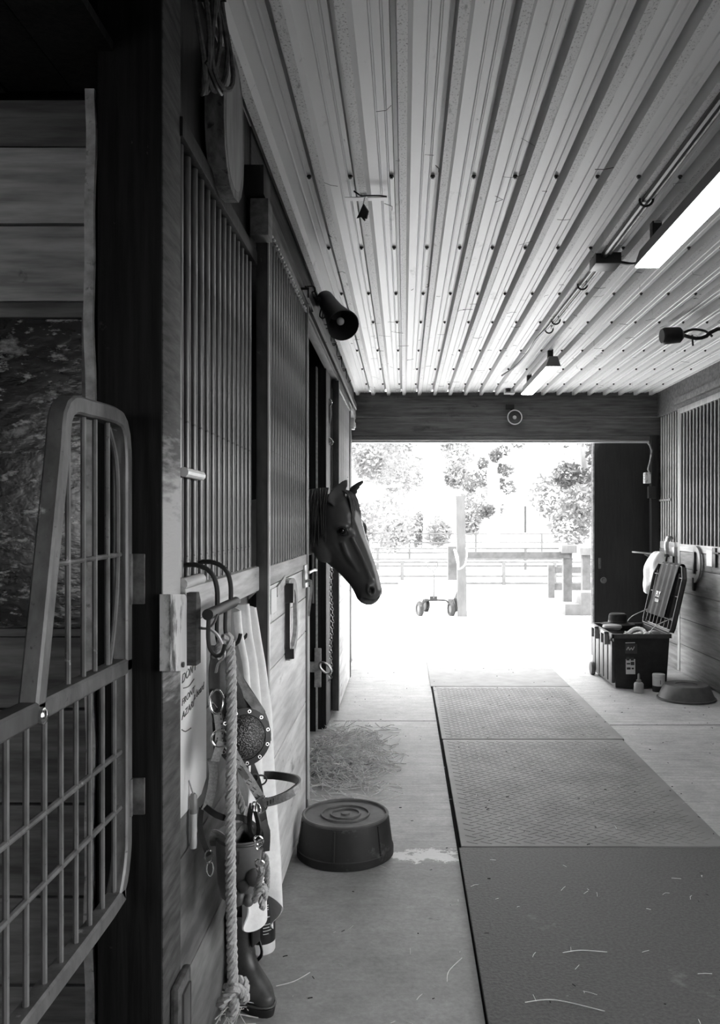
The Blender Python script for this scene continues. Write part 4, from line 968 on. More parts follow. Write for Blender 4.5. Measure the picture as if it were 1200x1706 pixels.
# ================================================================== HAY
def straws(n, gen, seedv, r0=.0011, r1=.0022):
    rnd = random.Random(seedv); mb = MB()
    for _ in range(n):
        c, ln, an, tl, bend = gen(rnd); d_ = V(math.cos(an)*math.cos(tl), math.sin(an)*math.cos(tl), math.sin(tl)); s_ = V(-math.sin(an), math.cos(an), 0)
        pts = [c-d_*ln/2, c+s_*bend*.5+V(0, 0, abs(bend)*.3), c+d_*ln/2+s_*bend*.2]
        for p in pts: p.z = max(.004, p.z)
        mb.tube(pts, rnd.uniform(r0, r1), 3)
    return mb
def hay_gen(r):
    while True:
        x, y = r.gauss(-.36, .12), r.gauss(4.98, .33)
        if -.55 < x < .1 and 4.15 < y < 5.9 and not (x < -.44 and y < 4.02): break
    hgt = .10*math.exp(-((x+.40)/.15)**2-((y-4.95)/.42)**2)
    return V(x, y, .004+r.random()*hgt), r.uniform(.07, .20), r.uniform(0, PI), r.gauss(0, .40), r.gauss(0, .03)
tag(straws(1000, hay_gen, 11, .0013, .0030).build('hay', 'hay', smooth=0), 'loose hay heap spilled on the floor under the horse', 'hay', kind='stuff')
def straw_gen(r):
    while True:
        y = r.uniform(2.2, 8.2); x = r.uniform(-.42, 1.6)
        if r.random() < (1.4 if y < 4 else .6): break
    z = .0205 if .22 < x < 1.42 else .0035
    return V(x, y, z), r.uniform(.008, .045), r.uniform(0, PI), 0, r.gauss(0, .004)
tag(straws(150, straw_gen, 23, .0006, .0012).build('loose_straw', 'straw', smooth=0), 'scattered straw bits lying over the mats and concrete', 'straw', kind='stuff')
def dirt_gen(r): 
    y = r.uniform(2.2, 8.0); x = r.uniform(-.4, 2.3); return V(x, y, .0205 if .22 < x < 1.42 else .0035), r.uniform(.004, .016), r.uniform(0, PI), 0, r.gauss(0, .002)
tag(straws(200, dirt_gen, 29, .0008, .0022).build('dirt', 'wood_dark', smooth=0), 'dark crumbs of dirt scattered over the aisle floor', 'dirt', kind='stuff')
def wallhay(r):
    return V(r.uniform(-.52, -.44), r.uniform(2.0, 2.45), .01+r.random()*.03), r.uniform(.06, .14), r.uniform(0, PI), r.gauss(0, .2), r.gauss(0, .02)
tag(straws(60, wallhay, 31).build('hay', 'hay', smooth=0), 'wisps of hay on the floor along the kick boards beside the boot', 'hay', kind='stuff')
for k, pts in enumerate([[(745, 1638), (748, 1620), (770, 1598)], [(938, 1598), (968, 1594), (1012, 1597)], [(875, 1682), (925, 1678), (1008, 1697)], [(460, 1645), (490, 1637), (517, 1622)]]):
    pp = [V((x-VX)/F*(F*CH/(y-HY)), F*CH/(y-HY), .021 if x > 700+.14*(y-1097) else .004) for x, y in pts]
    o = MB().tube(dense(pp, .01), .0014, 5).build('straw_stalk', 'straw')
    tag(o, ['bent straw stalk left of the dark nearest mat on bare concrete', 'flat straw stalk lying on the middle of the dark nearest mat', 'long curved straw stalk at the bottom edge of the nearest mat', 'long straight straw stalk on concrete beside the boot'][k], 'straw', 'long straw stalks on the floor')

# ================================================================== CEILING FITTINGS
def fluorescent(label, x0, x1, y0, y1, zb):
    t = thing('ceiling_light', label, 'light', ((x0+x1)/2, (y0+y1)/2, zb), 'fluorescent ceiling lights')
    m_ = (x0+x1)/2; hw = (x1-x0)/2
    MB().prism([(x0, y0, zb), (x1, y0, zb), (m_+hw*.55, y0, zb+.075), (m_-hw*.55, y0, zb+.075)], (0, y1-y0, 0)).build('housing', 'lampbody', t)
    MB().box(x0+.006, x1-.006, y0+.008, y1-.008, zb-.006, zb+.001, .001).build('lens', 'lamp', t)
    MB().box(m_-.02, m_+.02, y0+.12, y0+.16, zb+.07, ZC-.018).build('mount', 'black', t); MB().box(m_-.02, m_+.02, y1-.16, y1-.12, zb+.07, ZC-.018).build('mount', 'black', t)
    return t
fluorescent('large bright fluorescent ceiling light at the upper right, nearest the camera', 1.035, 1.15, 2.55, 3.79, 2.55)
fluorescent('short bright fluorescent ceiling light near the doorway header', 1.045, 1.155, 6.2, 7.55, 2.55)
cd = thing('conduit', 'long black cable and conduit strapped to the ceiling between the lights', 'conduit', (.95, 5, 2.66))
zc_ = ZC-.034
MB().tube([(.962, 0.3, zc_), (.962, 4.05, zc_)], .016, 10).build('pipe', 'blackp', cd)
MB().tube([(.99, 0.3, zc_+.006), (.99, 4.05, zc_+.006)], .007, 8).build('pipe', 'galv', cd)
MB().tube([(.962, 4.18, zc_), (.945, 5.55, zc_)], .010, 8).build('pipe', 'blackp', cd)
MB().tube([(.985, 4.18, zc_-.004), (.972, 5.55, zc_-.004)], .008, 8).build('pipe', 'galv', cd)
MB().tube(dense([(.945, 5.55, zc_), (.93, 5.9, zc_+.004), (.94, 6.35, zc_+.006), (.92, 6.9, zc_), (.86, 7.4, zc_+.006)], .06), .008, 8).build('cable', 'blackp', cd)
for y in (3.35, 4.55, 5.35, 5.6): MB().torus((.965, y, zc_), .026, .005, (.3, 1, 0), 16, 6).build('clip', 'black', cd)
jb = thing('junction_box', 'black junction box on the ceiling beside the large light', 'junction box', (.97, 4.1, 2.63))
MB().box(.92, 1.045, 4.04, 4.18, ZC-.075, ZC-.02, .006).build('box', 'blackp', jb)
MB().tube(dense([(1.045, 4.10, ZC-.05), (1.09, 4.05, ZC-.075), (1.10, 3.95, ZC-.10), (1.10, 3.80, ZC-.11)], .02), .008, 8).build('lead', 'blackp', jb)
fl = thing('flood_lamp', 'black floodlight hanging by cables from the right of the ceiling', 'lamp', (1.75, 5.4, 2.55))
MB().lathe([(.045, 0), (.055, .02), (.05, .12), (.03, .14)], (1.66, 5.42, 2.60), (1, .1, .08), 20).build('head', 'blackp', fl)
MB().tube(dense([(1.80, 5.43, 2.61), (1.88, 5.42, 2.585), (1.95, 5.42, 2.60), (2.02, 5.42, 2.645), (2.3, 5.42, 2.65), (2.56, 5.42, 2.655)], .03), .012, 8).tube(dense([(1.80, 5.45, 2.625), (1.87, 5.45, 2.65), (1.95, 5.45, 2.64), (1.99, 5.43, 2.60)], .02), .008, 8).tube([(1.86, 5.43, 2.61), (1.865, 5.43, 2.54)], .006, 6).build('cable', 'blackp', fl)
dl = thing('dangling_tag', 'torn black tag dangling by a thread from ceiling tape', 'tag', P(605, 360, 3.32))
ya = 3.33
MB().box(-.235, -.165, ya, ya+.035, ZC-.034, ZC-.031).box(-.145, -.068, ya, ya+.033, ZC-.034, ZC-.031).build('tape', 'white', dl)
MB().tube(dense([V(-.20, ya, ZC-.008), V(-.17, ya-.01, ZC-.03), V(-.15, ya-.01, ZC-.03), V(-.10, ya, ZC-.026), V(-.07, ya, ZC-.03)], .01), .003, 6).tube([V(-.155, ya-.01, ZC-.03), P(604, 345, ya-.01)], .0012, 5).build('thread', 'black', dl)
MB().prism([P(605, 340, ya-.01), P(613, 352, ya-.01), P(610, 365, ya-.01), P(607, 362, ya-.01), P(607, 368, ya-.01), P(602, 362, ya-.01), P(594, 364, ya-.01), P(600, 352, ya-.01)], (.004, .01, .004)).build('tag_scrap', 'black', dl)
# cobwebs: short dark threads under the sheets
def cob(r):
    return V(r.uniform(-.4, 2.3), r.uniform(2.6, 8.2), ZC-.034+r.uniform(-.003, .002)), r.uniform(.02, .09), r.uniform(0, PI), r.gauss(0, .1), r.gauss(0, .02)
rnd = random.Random(77); mb = MB()
for _ in range(170):
    c_, ln, an, tl, bend = cob(rnd); d_ = V(math.cos(an), math.sin(an), math.sin(tl))*ln/2; s_ = V(-math.sin(an), math.cos(an), 0)*bend
    mb.tube([c_-d_, c_+s_, c_+d_+s_*.3], rnd.uniform(.0006, .0016), 3)
tag(mb.build('cobweb_dust', 'wood_dark', smooth=0), 'wisps of dark cobweb hanging under the ribbed ceiling', 'cobweb', kind='stuff')

# horn speaker on the left fascia
hs = thing('horn_speaker', 'dark horn loudspeaker mounted on the left fascia', 'speaker', P(560, 530, 4.15))
a0, a1 = P(541, 497, 4.30), P(572, 542, 4.02)
ax = (a1-a0); ln = ax.length
MB().lathe([(.040, 0), (.044, .01), (.046, ln*.25), (.052, ln*.55), (.066, ln*.82), (.078, ln*1.0), (.075, ln*1.01), (.055, ln*.8), (.03, ln*.6), (0, ln*.58)], a0, ax, 32, cap=False).build('horn', 'horn', hs)
MB().ball(a0+ax*.86, .019, (1, 1, 1), 14).build('driver_cap', 'white', hs)
MB().ball(P(531, 503, 4.25), .030, (1, 1, .8), 12).tube([P(531, 503, 4.25), a0+ax*.15], .012, 8).tube([P(531, 503, 4.25), V(-.51, 4.3, 2.60)], .012, 8).build('mount', 'black', hs)
MB().tube(dense([P(536, 512, 4.2), P(533, 527, 4.2), P(540, 530, 4.2), P(543, 518, 4.2)], .01), .004, 6).tube(dense([P(521, 520, 4.2), P(517, 495, 4.2), P(524, 485, 4.2), P(530, 500, 4.2)], .01), .004, 6).build('wire', 'black', hs)
# round speaker on header
rs = thing('round_speaker', 'small round pale speaker on the doorway header', 'speaker', (1.11, 8.5, 2.38))
cS = P(857, 696, 8.54)
MB().lathe([(.048, 0), (.056, .012), (.072, .035), (.074, .045), (.066, .046), (.055, .03), (.02, .02), (0, .02)], cS, (0, -1, 0), 32, cap=False).build('bell', 'dkgrey', rs)
MB().lathe([(.075, .04), (.077, .046), (.066, .047), (.065, .04)], cS, (0, -1, 0), 32, cap=False).build('bell_rim', 'white', rs)
MB().ball(cS+V(0, -.03, 0), .020, (1, .6, 1), 12).build('driver_cap', 'white', rs)
MB().box(cS.x-.09, cS.x-.005, 8.49, 8.56, cS.z+.085, cS.z+.13, .004).tube([cS+V(-.02, 0, .05), cS+V(-.03, -.01, .10)], .012, 8).build('mount', 'black', rs)
sb = thing('ceiling_sensor', 'little black box on a white base at the ceiling edge above the doorway', 'box', (1.03, 8.3, 2.62))
MB().box(.99, 1.09, 8.28, 8.36, ZC-.05, ZC-.022).build('base', 'white', sb); MB().box(1.0, 1.045, 8.26, 8.34, ZC-.035, ZC+.0, .004).build('cover', 'black', sb)
ob = thing('outlet_box', 'pale socket box with plugs on the left doorway jamb', 'socket', (-.53, 8.45, 2.38))
MB().box(-.545, -.50, 8.40, 8.49, 2.33, 2.47, .006).build('box', 'white', ob); MB().box(-.50, -.49, 8.42, 8.47, 2.35, 2.40, .004).build('plug', 'white', ob)
ob = thing('outlet_box', 'white socket with looped cable beside the dark end door', 'socket', (2.49, 8.45, 1.75))
cO = P(1079, 797, 8.45)
MB().box(cO.x-.03, cO.x+.03, 8.43, 8.50, cO.z-.05, cO.z+.06, .005).build('box', 'white', ob)
MB().ball(cO+V(-.03, -.03, .03), .022, (1, 1, 1), 10).ball(cO+V(-.03, -.03, -.02), .022, (1, 1, 1), 10).build('plug', 'white', ob)
MB().tube(dense([P(1080, 738, 8.42), P(1086, 750, 8.42), P(1083, 770, 8.42), P(1080, 782, 8.42), P(1084, 790, 8.42)], .03), .008, 6).build('cable', 'galv', ob)
MB().box(cO.x+.01, cO.x+.09, 8.44, 8.5, cO.z-.20, cO.z-.08, .005).build('switch_box', 'black', ob)

# ================================================================== STORAGE TOTE
tx0, tx1, ty0, ty1, th = 1.75, 2.22, 7.03, 7.80, .46
tt = thing('storage_tote', 'open black wheeled storage tote by the right wall', 'tote', ((tx0+tx1)/2, (ty0+ty1)/2, 0))
b = MB()
def trp(z, ins): return [(tx0+ins, ty0+ins, z), (tx1-ins, ty0+ins, z), (tx1-ins, ty1-ins, z), (tx0+ins, ty1-ins, z)]
o1 = [b.bm.verts.new(p) for p in trp(.012, .022)]; o2 = [b.bm.verts.new(p) for p in trp(th, 0)]; i2 = [b.bm.verts.new(p) for p in trp(th, .012)]; i1 = [b.bm.verts.new(p) for p in trp(.03, .034)]
b.bm.faces.new(o1[::-1]); b.bm.faces.new(i1)
for k in range(4):
    b.bm.faces.new((o1[k], o1[(k+1) % 4], o2[(k+1) % 4], o2[k])); b.bm.faces.new((o2[k], o2[(k+1) % 4], i2[(k+1) % 4], i2[k])); b.bm.faces.new((i2[k], i2[(k+1) % 4], i1[(k+1) % 4], i1[k]))
b.build('body', 'blackp', tt, smooth=0)
b = MB().box(tx0-.018, tx0+.004, ty0-.018, ty1+.018, th-.03, th+.006, .004).box(tx1-.004, tx1+.012, ty0-.018, ty1+.018, th-.03, th+.006, .004).box(tx0-.018, tx1+.012, ty0-.018, ty0+.004, th-.03, th+.006, .004).box(tx0-.018, tx1+.012, ty1-.004, ty1+.018, th-.03, th+.006, .004)
b.build('rim', 'dkgrey', tt)
for y in (7.22, 7.58):
    MB().box(tx0-.05, tx0-.008, y-.075, y-.055, th-.10, th+.008, .004).box(tx0-.05, tx0-.008, y+.055, y+.075, th-.10, th+.008, .004).box(tx0-.05, tx0-.008, y-.075, y+.075, th-.012, th+.010, .004).build('clasp', 'grey', tt)
pnl = MB()
for y0_, y1_ in ((7.05, 7.17), (7.205, 7.325), (7.36, 7.48), (7.515, 7.635), (7.67, 7.78)): pnl.box(tx0-.010, tx0+.016, y0_, y1_, .05, th-.06, .005)
pnl.build('ribbed_side', 'dkgrey', tt)
for y in (7.72,): MB().lathe([(.02, -.02), (.055, -.018), (.06, -.01), (.06, .01), (.055, .018), (.02, .02)], (tx0-.022, y, .06), (1, 0, 0), 24).build('wheel', 'rubber_top', tt)
MB().box(tx0+.20-.12+.02, tx0+.20+.02-.02, ty0+.004, ty0+.016, .30, .40, .001).build('logo_sticker', 'dkgrey', tt)
MB().obox((tx0+.145, ty0+.010, .205), (.078, .004, .155), Matrix.Rotation(-.045, 3, 'X')).build('label_sticker', 'sticker', tt)
for dx, dz, sx, sz in ((-.022, .052, .026, .03), (.014, .050, .026, .028), (.016, .012, .03, .028), (-.018, .01, .03, .012), (-.016, -.03, .032, .018), (.018, -.03, .02, .014)):
    MB().obox((tx0+.145+dx, ty0+.0075, .205+dz), (sx, .002, sz), Matrix.Rotation(-.045, 3, 'X')).build('label_print', 'ink', tt)
MB().tube(dense([(tx0+.11, ty0+.002, .33), (tx0+.125, ty0+.002, .355), (tx0+.135, ty0+.002, .33), (tx0+.15, ty0+.002, .35), (tx0+.16, ty0+.002, .33), (tx0+.175, ty0+.002, .36)], .006), .003, 5).tube([(tx0+.10, ty0+.002, .39), (tx0+.18, ty0+.002, .392)], .004, 5).build('logo_script', 'sticker', tt)
# lid hinged on the wall side, standing open
la = math.radians(77); LU = V(math.cos(la), 0, math.sin(la)); LN = V(-math.sin(la), 0, math.cos(la)); L0 = V(tx1+.012, 0, th+.015)
def LP(y, u, n): return V(0, y, 0)+L0+LU*u+LN*n
LH = .56
def lbox(mb, y0, y1, u0, u1, n0, n1):
    return mb.quad_box([LP(y0, u0, n0), LP(y1, u0, n0), LP(y1, u0, n1), LP(y0, u0, n1), LP(y0, u1, n0), LP(y1, u1, n0), LP(y1, u1, n1), LP(y0, u1, n1)])
b = MB(); out_ = [(7.03, 0), (7.80, 0), (7.82, .04), (7.82, LH-.10), (7.74, LH), (7.09, LH), (7.01, LH-.10), (7.01, .04)]
b.prism([LP(y, u, -.012) for y, u in out_], LN*-.012); lid = b.build('lid', 'blackp', tt, smooth=20)
b = MB()
for (ya_, ua_), (yb_, ub_) in zip(out_, out_[1:]+out_[:1]):
    b.tube([LP(ya_, ua_, .016), LP(yb_, ub_, .016)], .006, 6); 
    q = [LP(ya_, ua_, -.012), LP(yb_, ub_, -.012), LP(yb_, ub_, .018), LP(ya_, ua_, .018)]
    b.prism(q, (V(0, 7.42, 0)+L0+LU*.28-LP(ya_, ua_, 0)).normalized()*.005)
b.build('lid_rim', 'dkgrey', lid)
b = MB()
for k in range(7): lbox(b, 7.11+.103*k, 7.117+.103*k, .02, LH-.06, -.012, .014)
for u in (.10, .30, .46): lbox(b, 7.03, 7.80, u, u+.006, -.012, .012)
b.build('lid_rib', 'dkgrey', lid)
for y in (7.05, 7.78):
    MB().tube(dense([V(tx0+.30, y, th+.0), V(tx0+.36, y, th+.07), LP(y, .12, .01)], .03), .004, 6).build('stay_strap', 'galv', tt)
# black towel over lid
def tw(u, v):
    y = 7.135+.50*u
    s_ = v*.62-.10
    if s_ < 0: p = LP(y, LH+s_+.004, -.03)
    elif s_ < .06: a = s_/.06*PI; p = LP(y, LH+.004+.022*math.sin(a), -.006-.026*math.cos(a))
    else: p = LP(y, LH-(s_-.06), .026+.05*(s_-.06))
    return p + LN*.008*math.sin(u*24+v*2)*min(1, v*2)
o = thing('black_towel', 'black towel with white lettering draped over the tote lid', 'towel', (2.25, 7.4, .6))
MB().grid(tw, 50, 40, .003).build('cloth', mat('black_towel_cloth', .012, .03, (60, 60, 10), .85, .3), o, smooth=80)
text_mesh('lettering', 'PLY', .075, LP(7.50, LH-.30, .052), (0, -1, 0), LU, 'white', o, .001, shear=0)
text_mesh('lettering', 'YOGA', .040, LP(7.49, LH-.345, .054), (0, -1, 0), LU, 'white', o, .001)
# tote contents
ht = thing('felt_hat', 'black felt hat resting on the open tote', 'hat', (1.93, 7.68, th))
hc = V(1.945, 7.66, th+.012)
MB().lathe([(.150, 0), (.152, .004), (.10, .010), (.085, .014), (.083, .05), (.078, .088), (.066, .098), (.03, .094), (0, .09)], hc, (0, 0, 1), 36, cap=False).build('crown', mat('black_felt', .012, .018, (80, 80, 80), .9), ht)
MB().lathe([(.0855, .012), (.0862, .014), (.0848, .034), (.084, .034)], hc, (0, 0, 1), 36, cap=False).build('band', 'leather', ht)
o = MB().lathe([(0, .0), (.07, .0), (.085, .02), (.08, .036), (.05, .042), (0, .042)], (1.83, 7.40, th-.002), (0, 0, 1), 32, cap=False).build('round_tin', 'grey'); tag(o, 'round grey tin lying on the left of the open tote', 'tin')
o = MB().box(1.775, 2.195, 7.06, 7.77, .34, .40, .02).build('folded_blanket', mat('dark_blanket', .02, .04, (30, 30, 30), .9)); tag(o, 'dark folded blanket filling the inside of the open tote', 'blanket')
rr_ = [V(1.98+.085*math.cos(a)*(1+.1*math.sin(3*a)), 7.20+.09*math.sin(a), th-.045+.055*max(0, math.sin(a+.4))+.012*math.sin(2*a)) for a in [k*.35 for k in range(36)]]
o = MB().rope(rr_, .016, .07).build('cotton_rope', 'cloth'); tag(o, 'white cotton rope coiled loosely in the open tote', 'rope')
rr_ = [V(1.87+.03*k+.02*math.sin(k*2.1), 7.13+.02*math.sin(k*1.3), th-.018+.018*math.cos(k*1.7)) for k in range(11)]
o = MB().rope(rr_, .016, .07).build('cotton_rope', 'cloth'); tag(o, 'white cotton rope strung along the front edge of the tote', 'rope')
o = MB().ball((2.12, 7.15, th-.01), .05, (1.2, 1, .6), 14).ball((2.07, 7.12, th-.012), .04, (1.2, 1, .6), 12).build('crumpled_rag', 'grey'); tag(o, 'crumpled pale rag in the corner of the tote by the lid', 'rag')
# white bag behind the lid
def bag(u, v):
    a = u*2*PI; ph = PI*v; r_ = math.sin(ph)**.6; wk = 1+.10*math.sin(a*5+v*9)+.08*math.sin(a*3-v*14)
    lean = .10*(v-.4)
    return V(2.375+lean+(.105-.03*v)*r_*math.cos(a)*wk, 8.02+.11*r_*math.sin(a)*wk, .92-.20*math.cos(ph)+.02*math.sin(a*4+2)*r_)
o = MB().grid(bag, 28, 16).build('white_bag', 'cloth', smooth=80); tag(o, 'white cloth bag hanging behind the open tote lid', 'bag')
# small shelf with a disc behind the tote
sh = thing('saddle_rack', 'small bracket with a round disc plate in the corner above the bag', 'bracket', (2.42, 8.2, 1.05))
MB().lathe([(0, 0), (.12, 0), (.125, .008), (.12, .014), (0, .016)], (2.36, 8.25, 1.09), (.1, 0, 1), 28, cap=False).build('disc', 'grey', sh)
MB().box(2.45, 2.585, 8.18, 8.30, 1.06, 1.085, .004).tube([(2.36, 8.25, 1.09), (2.58, 8.25, .98)], .012, 8).build('bracket_arm', 'hinge', sh)
cp = thing('clamp', 'grey metal clamp hooked on the sill above the tote lid', 'clamp', (2.56, 8.0, 1.10))
MB().tube(dense([V(2.57, 8.08, 1.24), V(2.53, 8.06, 1.25), V(2.51, 8.05, 1.18), V(2.52, 8.05, 1.10)], .02), .022, 10).box(2.52, 2.58, 7.86, 8.0, 1.08, 1.17, .01).build('jaw', 'brushed', cp)
MB().tube([(2.54, 7.93, 1.09), (2.54, 7.93, 1.0)], .01, 8).tube([(2.52, 8.06, 1.09), (2.52, 8.10, 1.02)], .012, 8).build('screw', 'black', cp)
# floor items
bo = thing('glue_bottle', 'small bottle with a thin nozzle standing before the tote', 'bottle', (1.925, 6.90, 0))
MB().lathe([(.0, .0), (.036, 0), (.039, .005), (.039, .072), (.032, .084), (.02, .088)], (1.925, 6.90, 0), (0, 0, 1), 24, cap=False).build('body', mat('cloudy_bottle', .34, .42, (20, 20, 20), .4), bo)
MB().lathe([(.020, .087), (.020, .105), (.010, .109), (.008, .15), (.004, .158), (0, .158)], (1.925, 6.90, 0), (0, 0, 1), 18, cap=False).build('nozzle', 'grey', bo)
jr = thing('lotion_jar', 'squat jar with pale label between the bottle and feed pan', 'jar', (2.105, 7.0-.02, 0))
jx, jy = 2.105, 6.955
MB().lathe([(0, 0), (.048, 0), (.05, .005), (.05, .05)], (jx, jy, 0), (0, 0, 1), 28, cap=False).build('base', 'blackp', jr)
MB().lathe([(.0505, .05), (.0505, .118), (.046, .122)], (jx, jy, 0), (0, 0, 1), 28, cap=False).build('label_band', 'sticker', jr)
MB().lathe([(.0515, .122), (.0515, .142), (.048, .146), (0, .146)], (jx, jy, 0), (0, 0, 1), 28, cap=False).build('lid', 'white', jr)
MB().prism([V(jx-.002, jy-.0515, .068), V(jx+.022, jy-.0455, .068), V(jx+.022, jy-.0455, .10), V(jx-.002, jy-.0515, .10)], (0, .002, 0)).build('label_print', 'ink', jr)
fp = thing('feed_pan', 'upturned shallow grey feed pan on the floor by the right wall', 'pan', (2.235, 6.66, 0))
fc = (2.235, 6.66, 0)
MB().lathe([(.222, 0), (.228, .003), (.228, .014), (.215, .018)], fc, (0, 0, 1), 48).build('rim', 'pan', fp)
MB().lathe([(.216, .017), (.176, .108), (.168, .115)], fc, (0, 0, 1), 48, cap=False).build('side', 'pan', fp)
MB().lathe([(.169, .114), (.165, .118), (.085, .118), (.082, .112), (0, .112)], fc, (0, 0, 1), 48, cap=False).build('base', 'rubber_top', fp)
o = MB().grid(lambda u, v: V(2.47+.10*u, 6.42+.14*v, .012+.025*math.sin(u*5+v*7)**2), 14, 14, .004).build('rag', 'leather', smooth=80); tag(o, 'dark crumpled rag on the floor against the right wall', 'rag')

# ================================================================== OUTSIDE
def opost(name, label, cat, x, y, w_, h_, m, extra=None, group=None):
    return tag(MB().box(x-w_/2, x+w_/2, y-w_/2, y+w_/2, -.05, h_, .008).build(name, m), label, cat, group)
# leaning pole with rope
lp = thing('leaning_pole', 'tall pale timber post with a looped rope standing outside', 'post', (.87, 12.7, -.02))
pb_, pt_ = V(.875, 12.7, -.03), V(.845, 12.7, 1.80)
MB().sweep([pb_, pt_], [(-.068, -.06), (.068, -.06), (.068, .06), (-.068, .06)], (1, 0, 0)).build('post', 'outpost', lp)
MB().tube(dense([P(757, 915, 12.6), P(763, 940, 12.58), P(764, 948, 12.58), P(774, 942, 12.58), P(778, 925, 12.6), P(777, 912, 12.62)], .03), .012, 8).tube(dense([P(757, 915, 12.6), P(762, 925, 12.58), P(764, 945, 12.58)], .03), .014, 8).build('rope_loop', 'cloth', lp)
hr = thing('hitching_rail', 'long dark hitching rail on stout posts beyond the cart', 'hitching rail', (1.9, 14.7, -.02))
MB().box(.92, 2.88, 14.62, 14.70, .77, .885, .006).build('beam', 'outwood', hr)
MB().box(.76, .98, 14.60, 14.80, -.04, .98, .008).build('post', 'outwood', hr)
MB().box(2.775, 2.93, 14.64, 14.80, -.04, .92, .008).build('post', 'outwood', hr)
MB().box(2.73, 2.99, 14.55, 14.85, .865, 1.0, .006).build('post_cap', 'outpost', hr)
gp = thing('hitching_rail', 'pale topped rail post at the doorway edge behind the block', 'hitching rail', (3.2, 14.2, -.02))
MB().box(2.99, 3.13, 14.1, 14.24, -.04, .86, .008).build('post', 'outwood', gp); MB().box(2.94, 4.0, 14.05, 14.29, .85, .97, .006).build('post_cap', 'outpost', gp)
fn = thing('board_fence', 'low two rail board fence behind the mounting block', 'fence', (3.0, 15.8, -.02))
MB().box(2.70, 2.82, 15.74, 15.86, -.04, .60, .006).build('post', 'outwood', fn)
MB().box(2.82, 4.4, 15.77, 15.81, .44, .56).build('rail', 'outwood', fn); MB().box(2.82, 4.4, 15.77, 15.81, .12, .25).build('rail', 'outwood', fn)
mbk = thing('mounting_block', 'two step grey mounting block by the end door outside', 'mounting block', (2.7, 12.9, -.02))
MB().box(2.44, 2.70, 12.75, 13.15, -.02, .155, .012).build('lower_step', 'stoneblk', mbk); MB().box(2.68, 2.93, 12.75, 13.15, -.02, .335, .012).build('upper_step', 'stoneblk', mbk)
# garden cart
gc = thing('garden_cart', 'white tub garden cart with small wheels outside the doorway', 'cart', (.5, 13.0, -.02))
def cx(px_, y=12.95): return (px_-VX)/F*y
b = MB(); y0, y1 = 12.8, 13.5
v0 = [(cx(672), y0+.1, .22), (cx(756), y0+.1, .22), (cx(756), y1-.1, .22), (cx(672), y1-.1, .22)]; v1 = [(cx(664), y0, .47), (cx(766), y0, .47), (cx(766), y1, .47), (cx(664), y1, .47)]
a_ = [b.bm.verts.new(p) for p in v0]; c_ = [b.bm.verts.new(p) for p in v1]; b.bm.faces.new(a_)
for k in range(4): b.bm.faces.new((a_[k], a_[(k+1) % 4], c_[(k+1) % 4], c_[k]))
bmesh.ops.solidify(b.bm, geom=b.bm.faces[:], thickness=.015); b.build('tub', 'white', gc)
for px_, y in ((699, 12.75), (711, 13.4), (751, 12.75), (761, 13.4)):
    wv = MB().torus((cx(px_), y, .085), .085, .035, (1, .35, 0), 24, 10).build('wheel', 'rubber', gc)
    MB().lathe([(.06, -.02), (.06, .02)], (cx(px_), y, .085), (1, .35, 0), 16).build('wheel_hub', 'stoneblk', wv)
MB().tube(dense([(cx(699), 12.78, .09), (cx(706), 12.8, .18), (cx(714), 12.82, .21), (cx(738), 12.82, .21), (cx(745), 12.8, .19), (cx(751), 12.78, .09)], .04), .014, 8).box(cx(716), cx(728), 12.78, 12.84, .20, .27).build('axle', 'black', gc)
MB().tube(dense([(cx(722), 12.7, .25), (cx(722), 12.65, .55), (cx(721), 12.65, .66), (cx(712), 12.65, .72), (cx(709), 12.65, .78), (cx(716), 12.65, .80), (cx(727), 12.65, .80), (cx(728), 12.65, .74), (cx(722), 12.65, .67)], .04), .009, 8).build('handle', 'steel_stile', gc)
# pipe fences of the paddocks
def pipefence(label, y, x0, x1, heights, step, m):
    f_ = thing('paddock_fence', label, 'fence', ((x0+x1)/2, y, -.02), 'paddock fences beyond the yard')
    for h_ in heights: MB().cyl((x0, y, h_), (x1, y, h_), .028, 8).build('rail', m, f_)
    n = int((x1-x0)/step)
    o_ = MB().box(x0-.04, x0+.04, y-.04, y+.04, -.04, max(heights)+.03).build('post', m, f_); copies(o_, [(step*k, 0, 0) for k in range(1, n+1)])
pipefence('thin pale paddock fence just beyond the hitching rail', 19, -1.2, 7, (.18, .50, .02+.0), 1.15, 'pipe')
pipefence('middle paddock pipe fence under the trees', 25, -3, 9, (.10, .30, .62), 2.2, 'pipe')
pipefence('farthest paddock pipe fence in front of the barn', 33, -5, 12, (.2, .6, .95), 2.6, 'pipe')
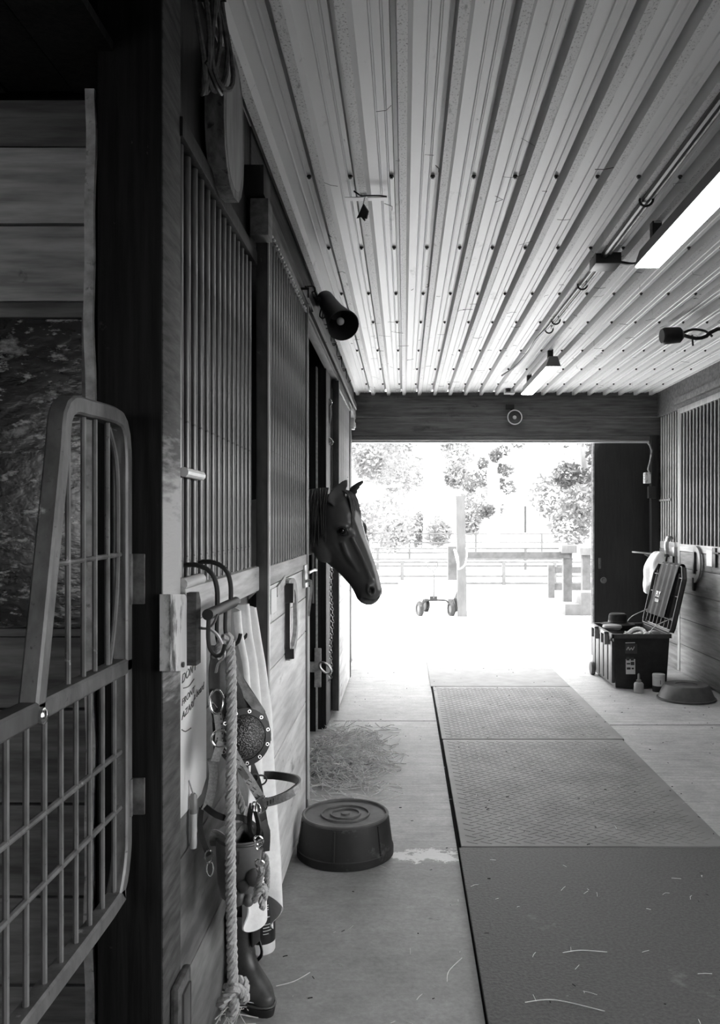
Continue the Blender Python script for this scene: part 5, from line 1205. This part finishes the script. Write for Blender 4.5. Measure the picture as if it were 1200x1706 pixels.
# white barn far behind
wbn = thing('white_barn', 'white barn with a thin dark slit far behind the fences', 'barn', (6, 45, -.02))
MB().box(4.5, 9.5, 44, 50, -.05, 4.0).build('wall', 'barn', wbn)
MB().prism([(4.2, 43.6, 3.9), (7.0, 43.6, 5.6), (9.8, 43.6, 3.9)], (0, 6.8, 0)).build('roof', 'barn', wbn)
MB().box(6.28, 6.37, 43.9, 44.01, .85, 2.25).build('door_slit', 'black', wbn)
def tree(label, x, y, h_, r_, n, lm, seedv, low=.8, leaf=.10):
    rnd = random.Random(seedv); t = thing('tree', label, 'tree', (x, y, -.02), 'trees beyond the yard')
    tk = MB().tube(dense([V(x, y, -.1), V(x+.1, y, h_*.3), V(x-.05, y, h_*.75)], .5), .16+.01*h_, 10, scale=None)
    for k in range(7):
        a = k*2.4; z0 = h_*(.25+.06*k); tk.tube(dense([V(x, y, z0), V(x+r_*.4*math.cos(a), y+r_*.4*math.sin(a), z0+.5), V(x+r_*.8*math.cos(a), y+r_*.8*math.sin(a), z0+.7)], .4), .05, 6)
    tk.build('trunk', 'trunk', t)
    mb = MB(); bmx = mb.bm
    blobs = []
    for _ in range(26):
        a = rnd.uniform(0, 2*PI); zz = rnd.uniform(low, h_); rr = r_*math.sqrt(max(.05, 1-((zz-low-(h_-low)*.45)/((h_-low)*.6))**2))*rnd.uniform(.3, .95)
        blobs.append((V(x+rr*math.cos(a), y+rr*math.sin(a), zz), rnd.uniform(.22, .42)*r_*.8))
    for _ in range(n):
        c_, br = rnd.choice(blobs); d_ = V(rnd.gauss(0, 1), rnd.gauss(0, 1), rnd.gauss(0, 1)).normalized()*br*rnd.uniform(.55, 1.0)
        p = c_+d_; s_ = leaf*rnd.uniform(.6, 1.5); u_ = V(rnd.gauss(0, 1), rnd.gauss(0, 1), rnd.gauss(0, .7)).normalized(); w_ = u_.orthogonal().normalized()*.55
        bmx.faces.new([bmx.verts.new(p-u_*s_), bmx.verts.new(p+w_*s_-u_*.15*s_), bmx.verts.new(p+u_*s_), bmx.verts.new(p-w_*s_-u_*.15*s_)])
    mb.build('crown', lm, t, smooth=0, recalc=False)
tree('grey leafed tree hanging over the right side of the doorway view', 5.0, 24, 6.2, 2.3, 13000, 'leaf_grey', 41, 1.0, .075)
tree('thin grey leafed tree left of the white barn', 3.0, 29, 6.5, 1.0, 2600, 'leaf_grey', 42, 1.6, .07)
tree('large pale tree at the left of the doorway view', -2.6, 29, 8, 3.2, 16000, 'leaf_pale', 43, .4, .085)
tree('pale tree in the middle behind the leaning post', 1.0, 37, 8.5, 3.0, 14000, 'leaf_pale', 44, .6, .10)
tree('far pale tree behind the right barn roof', 13.5, 56, 9, 3.6, 6000, 'leaf_pale', 45, .8, .14)
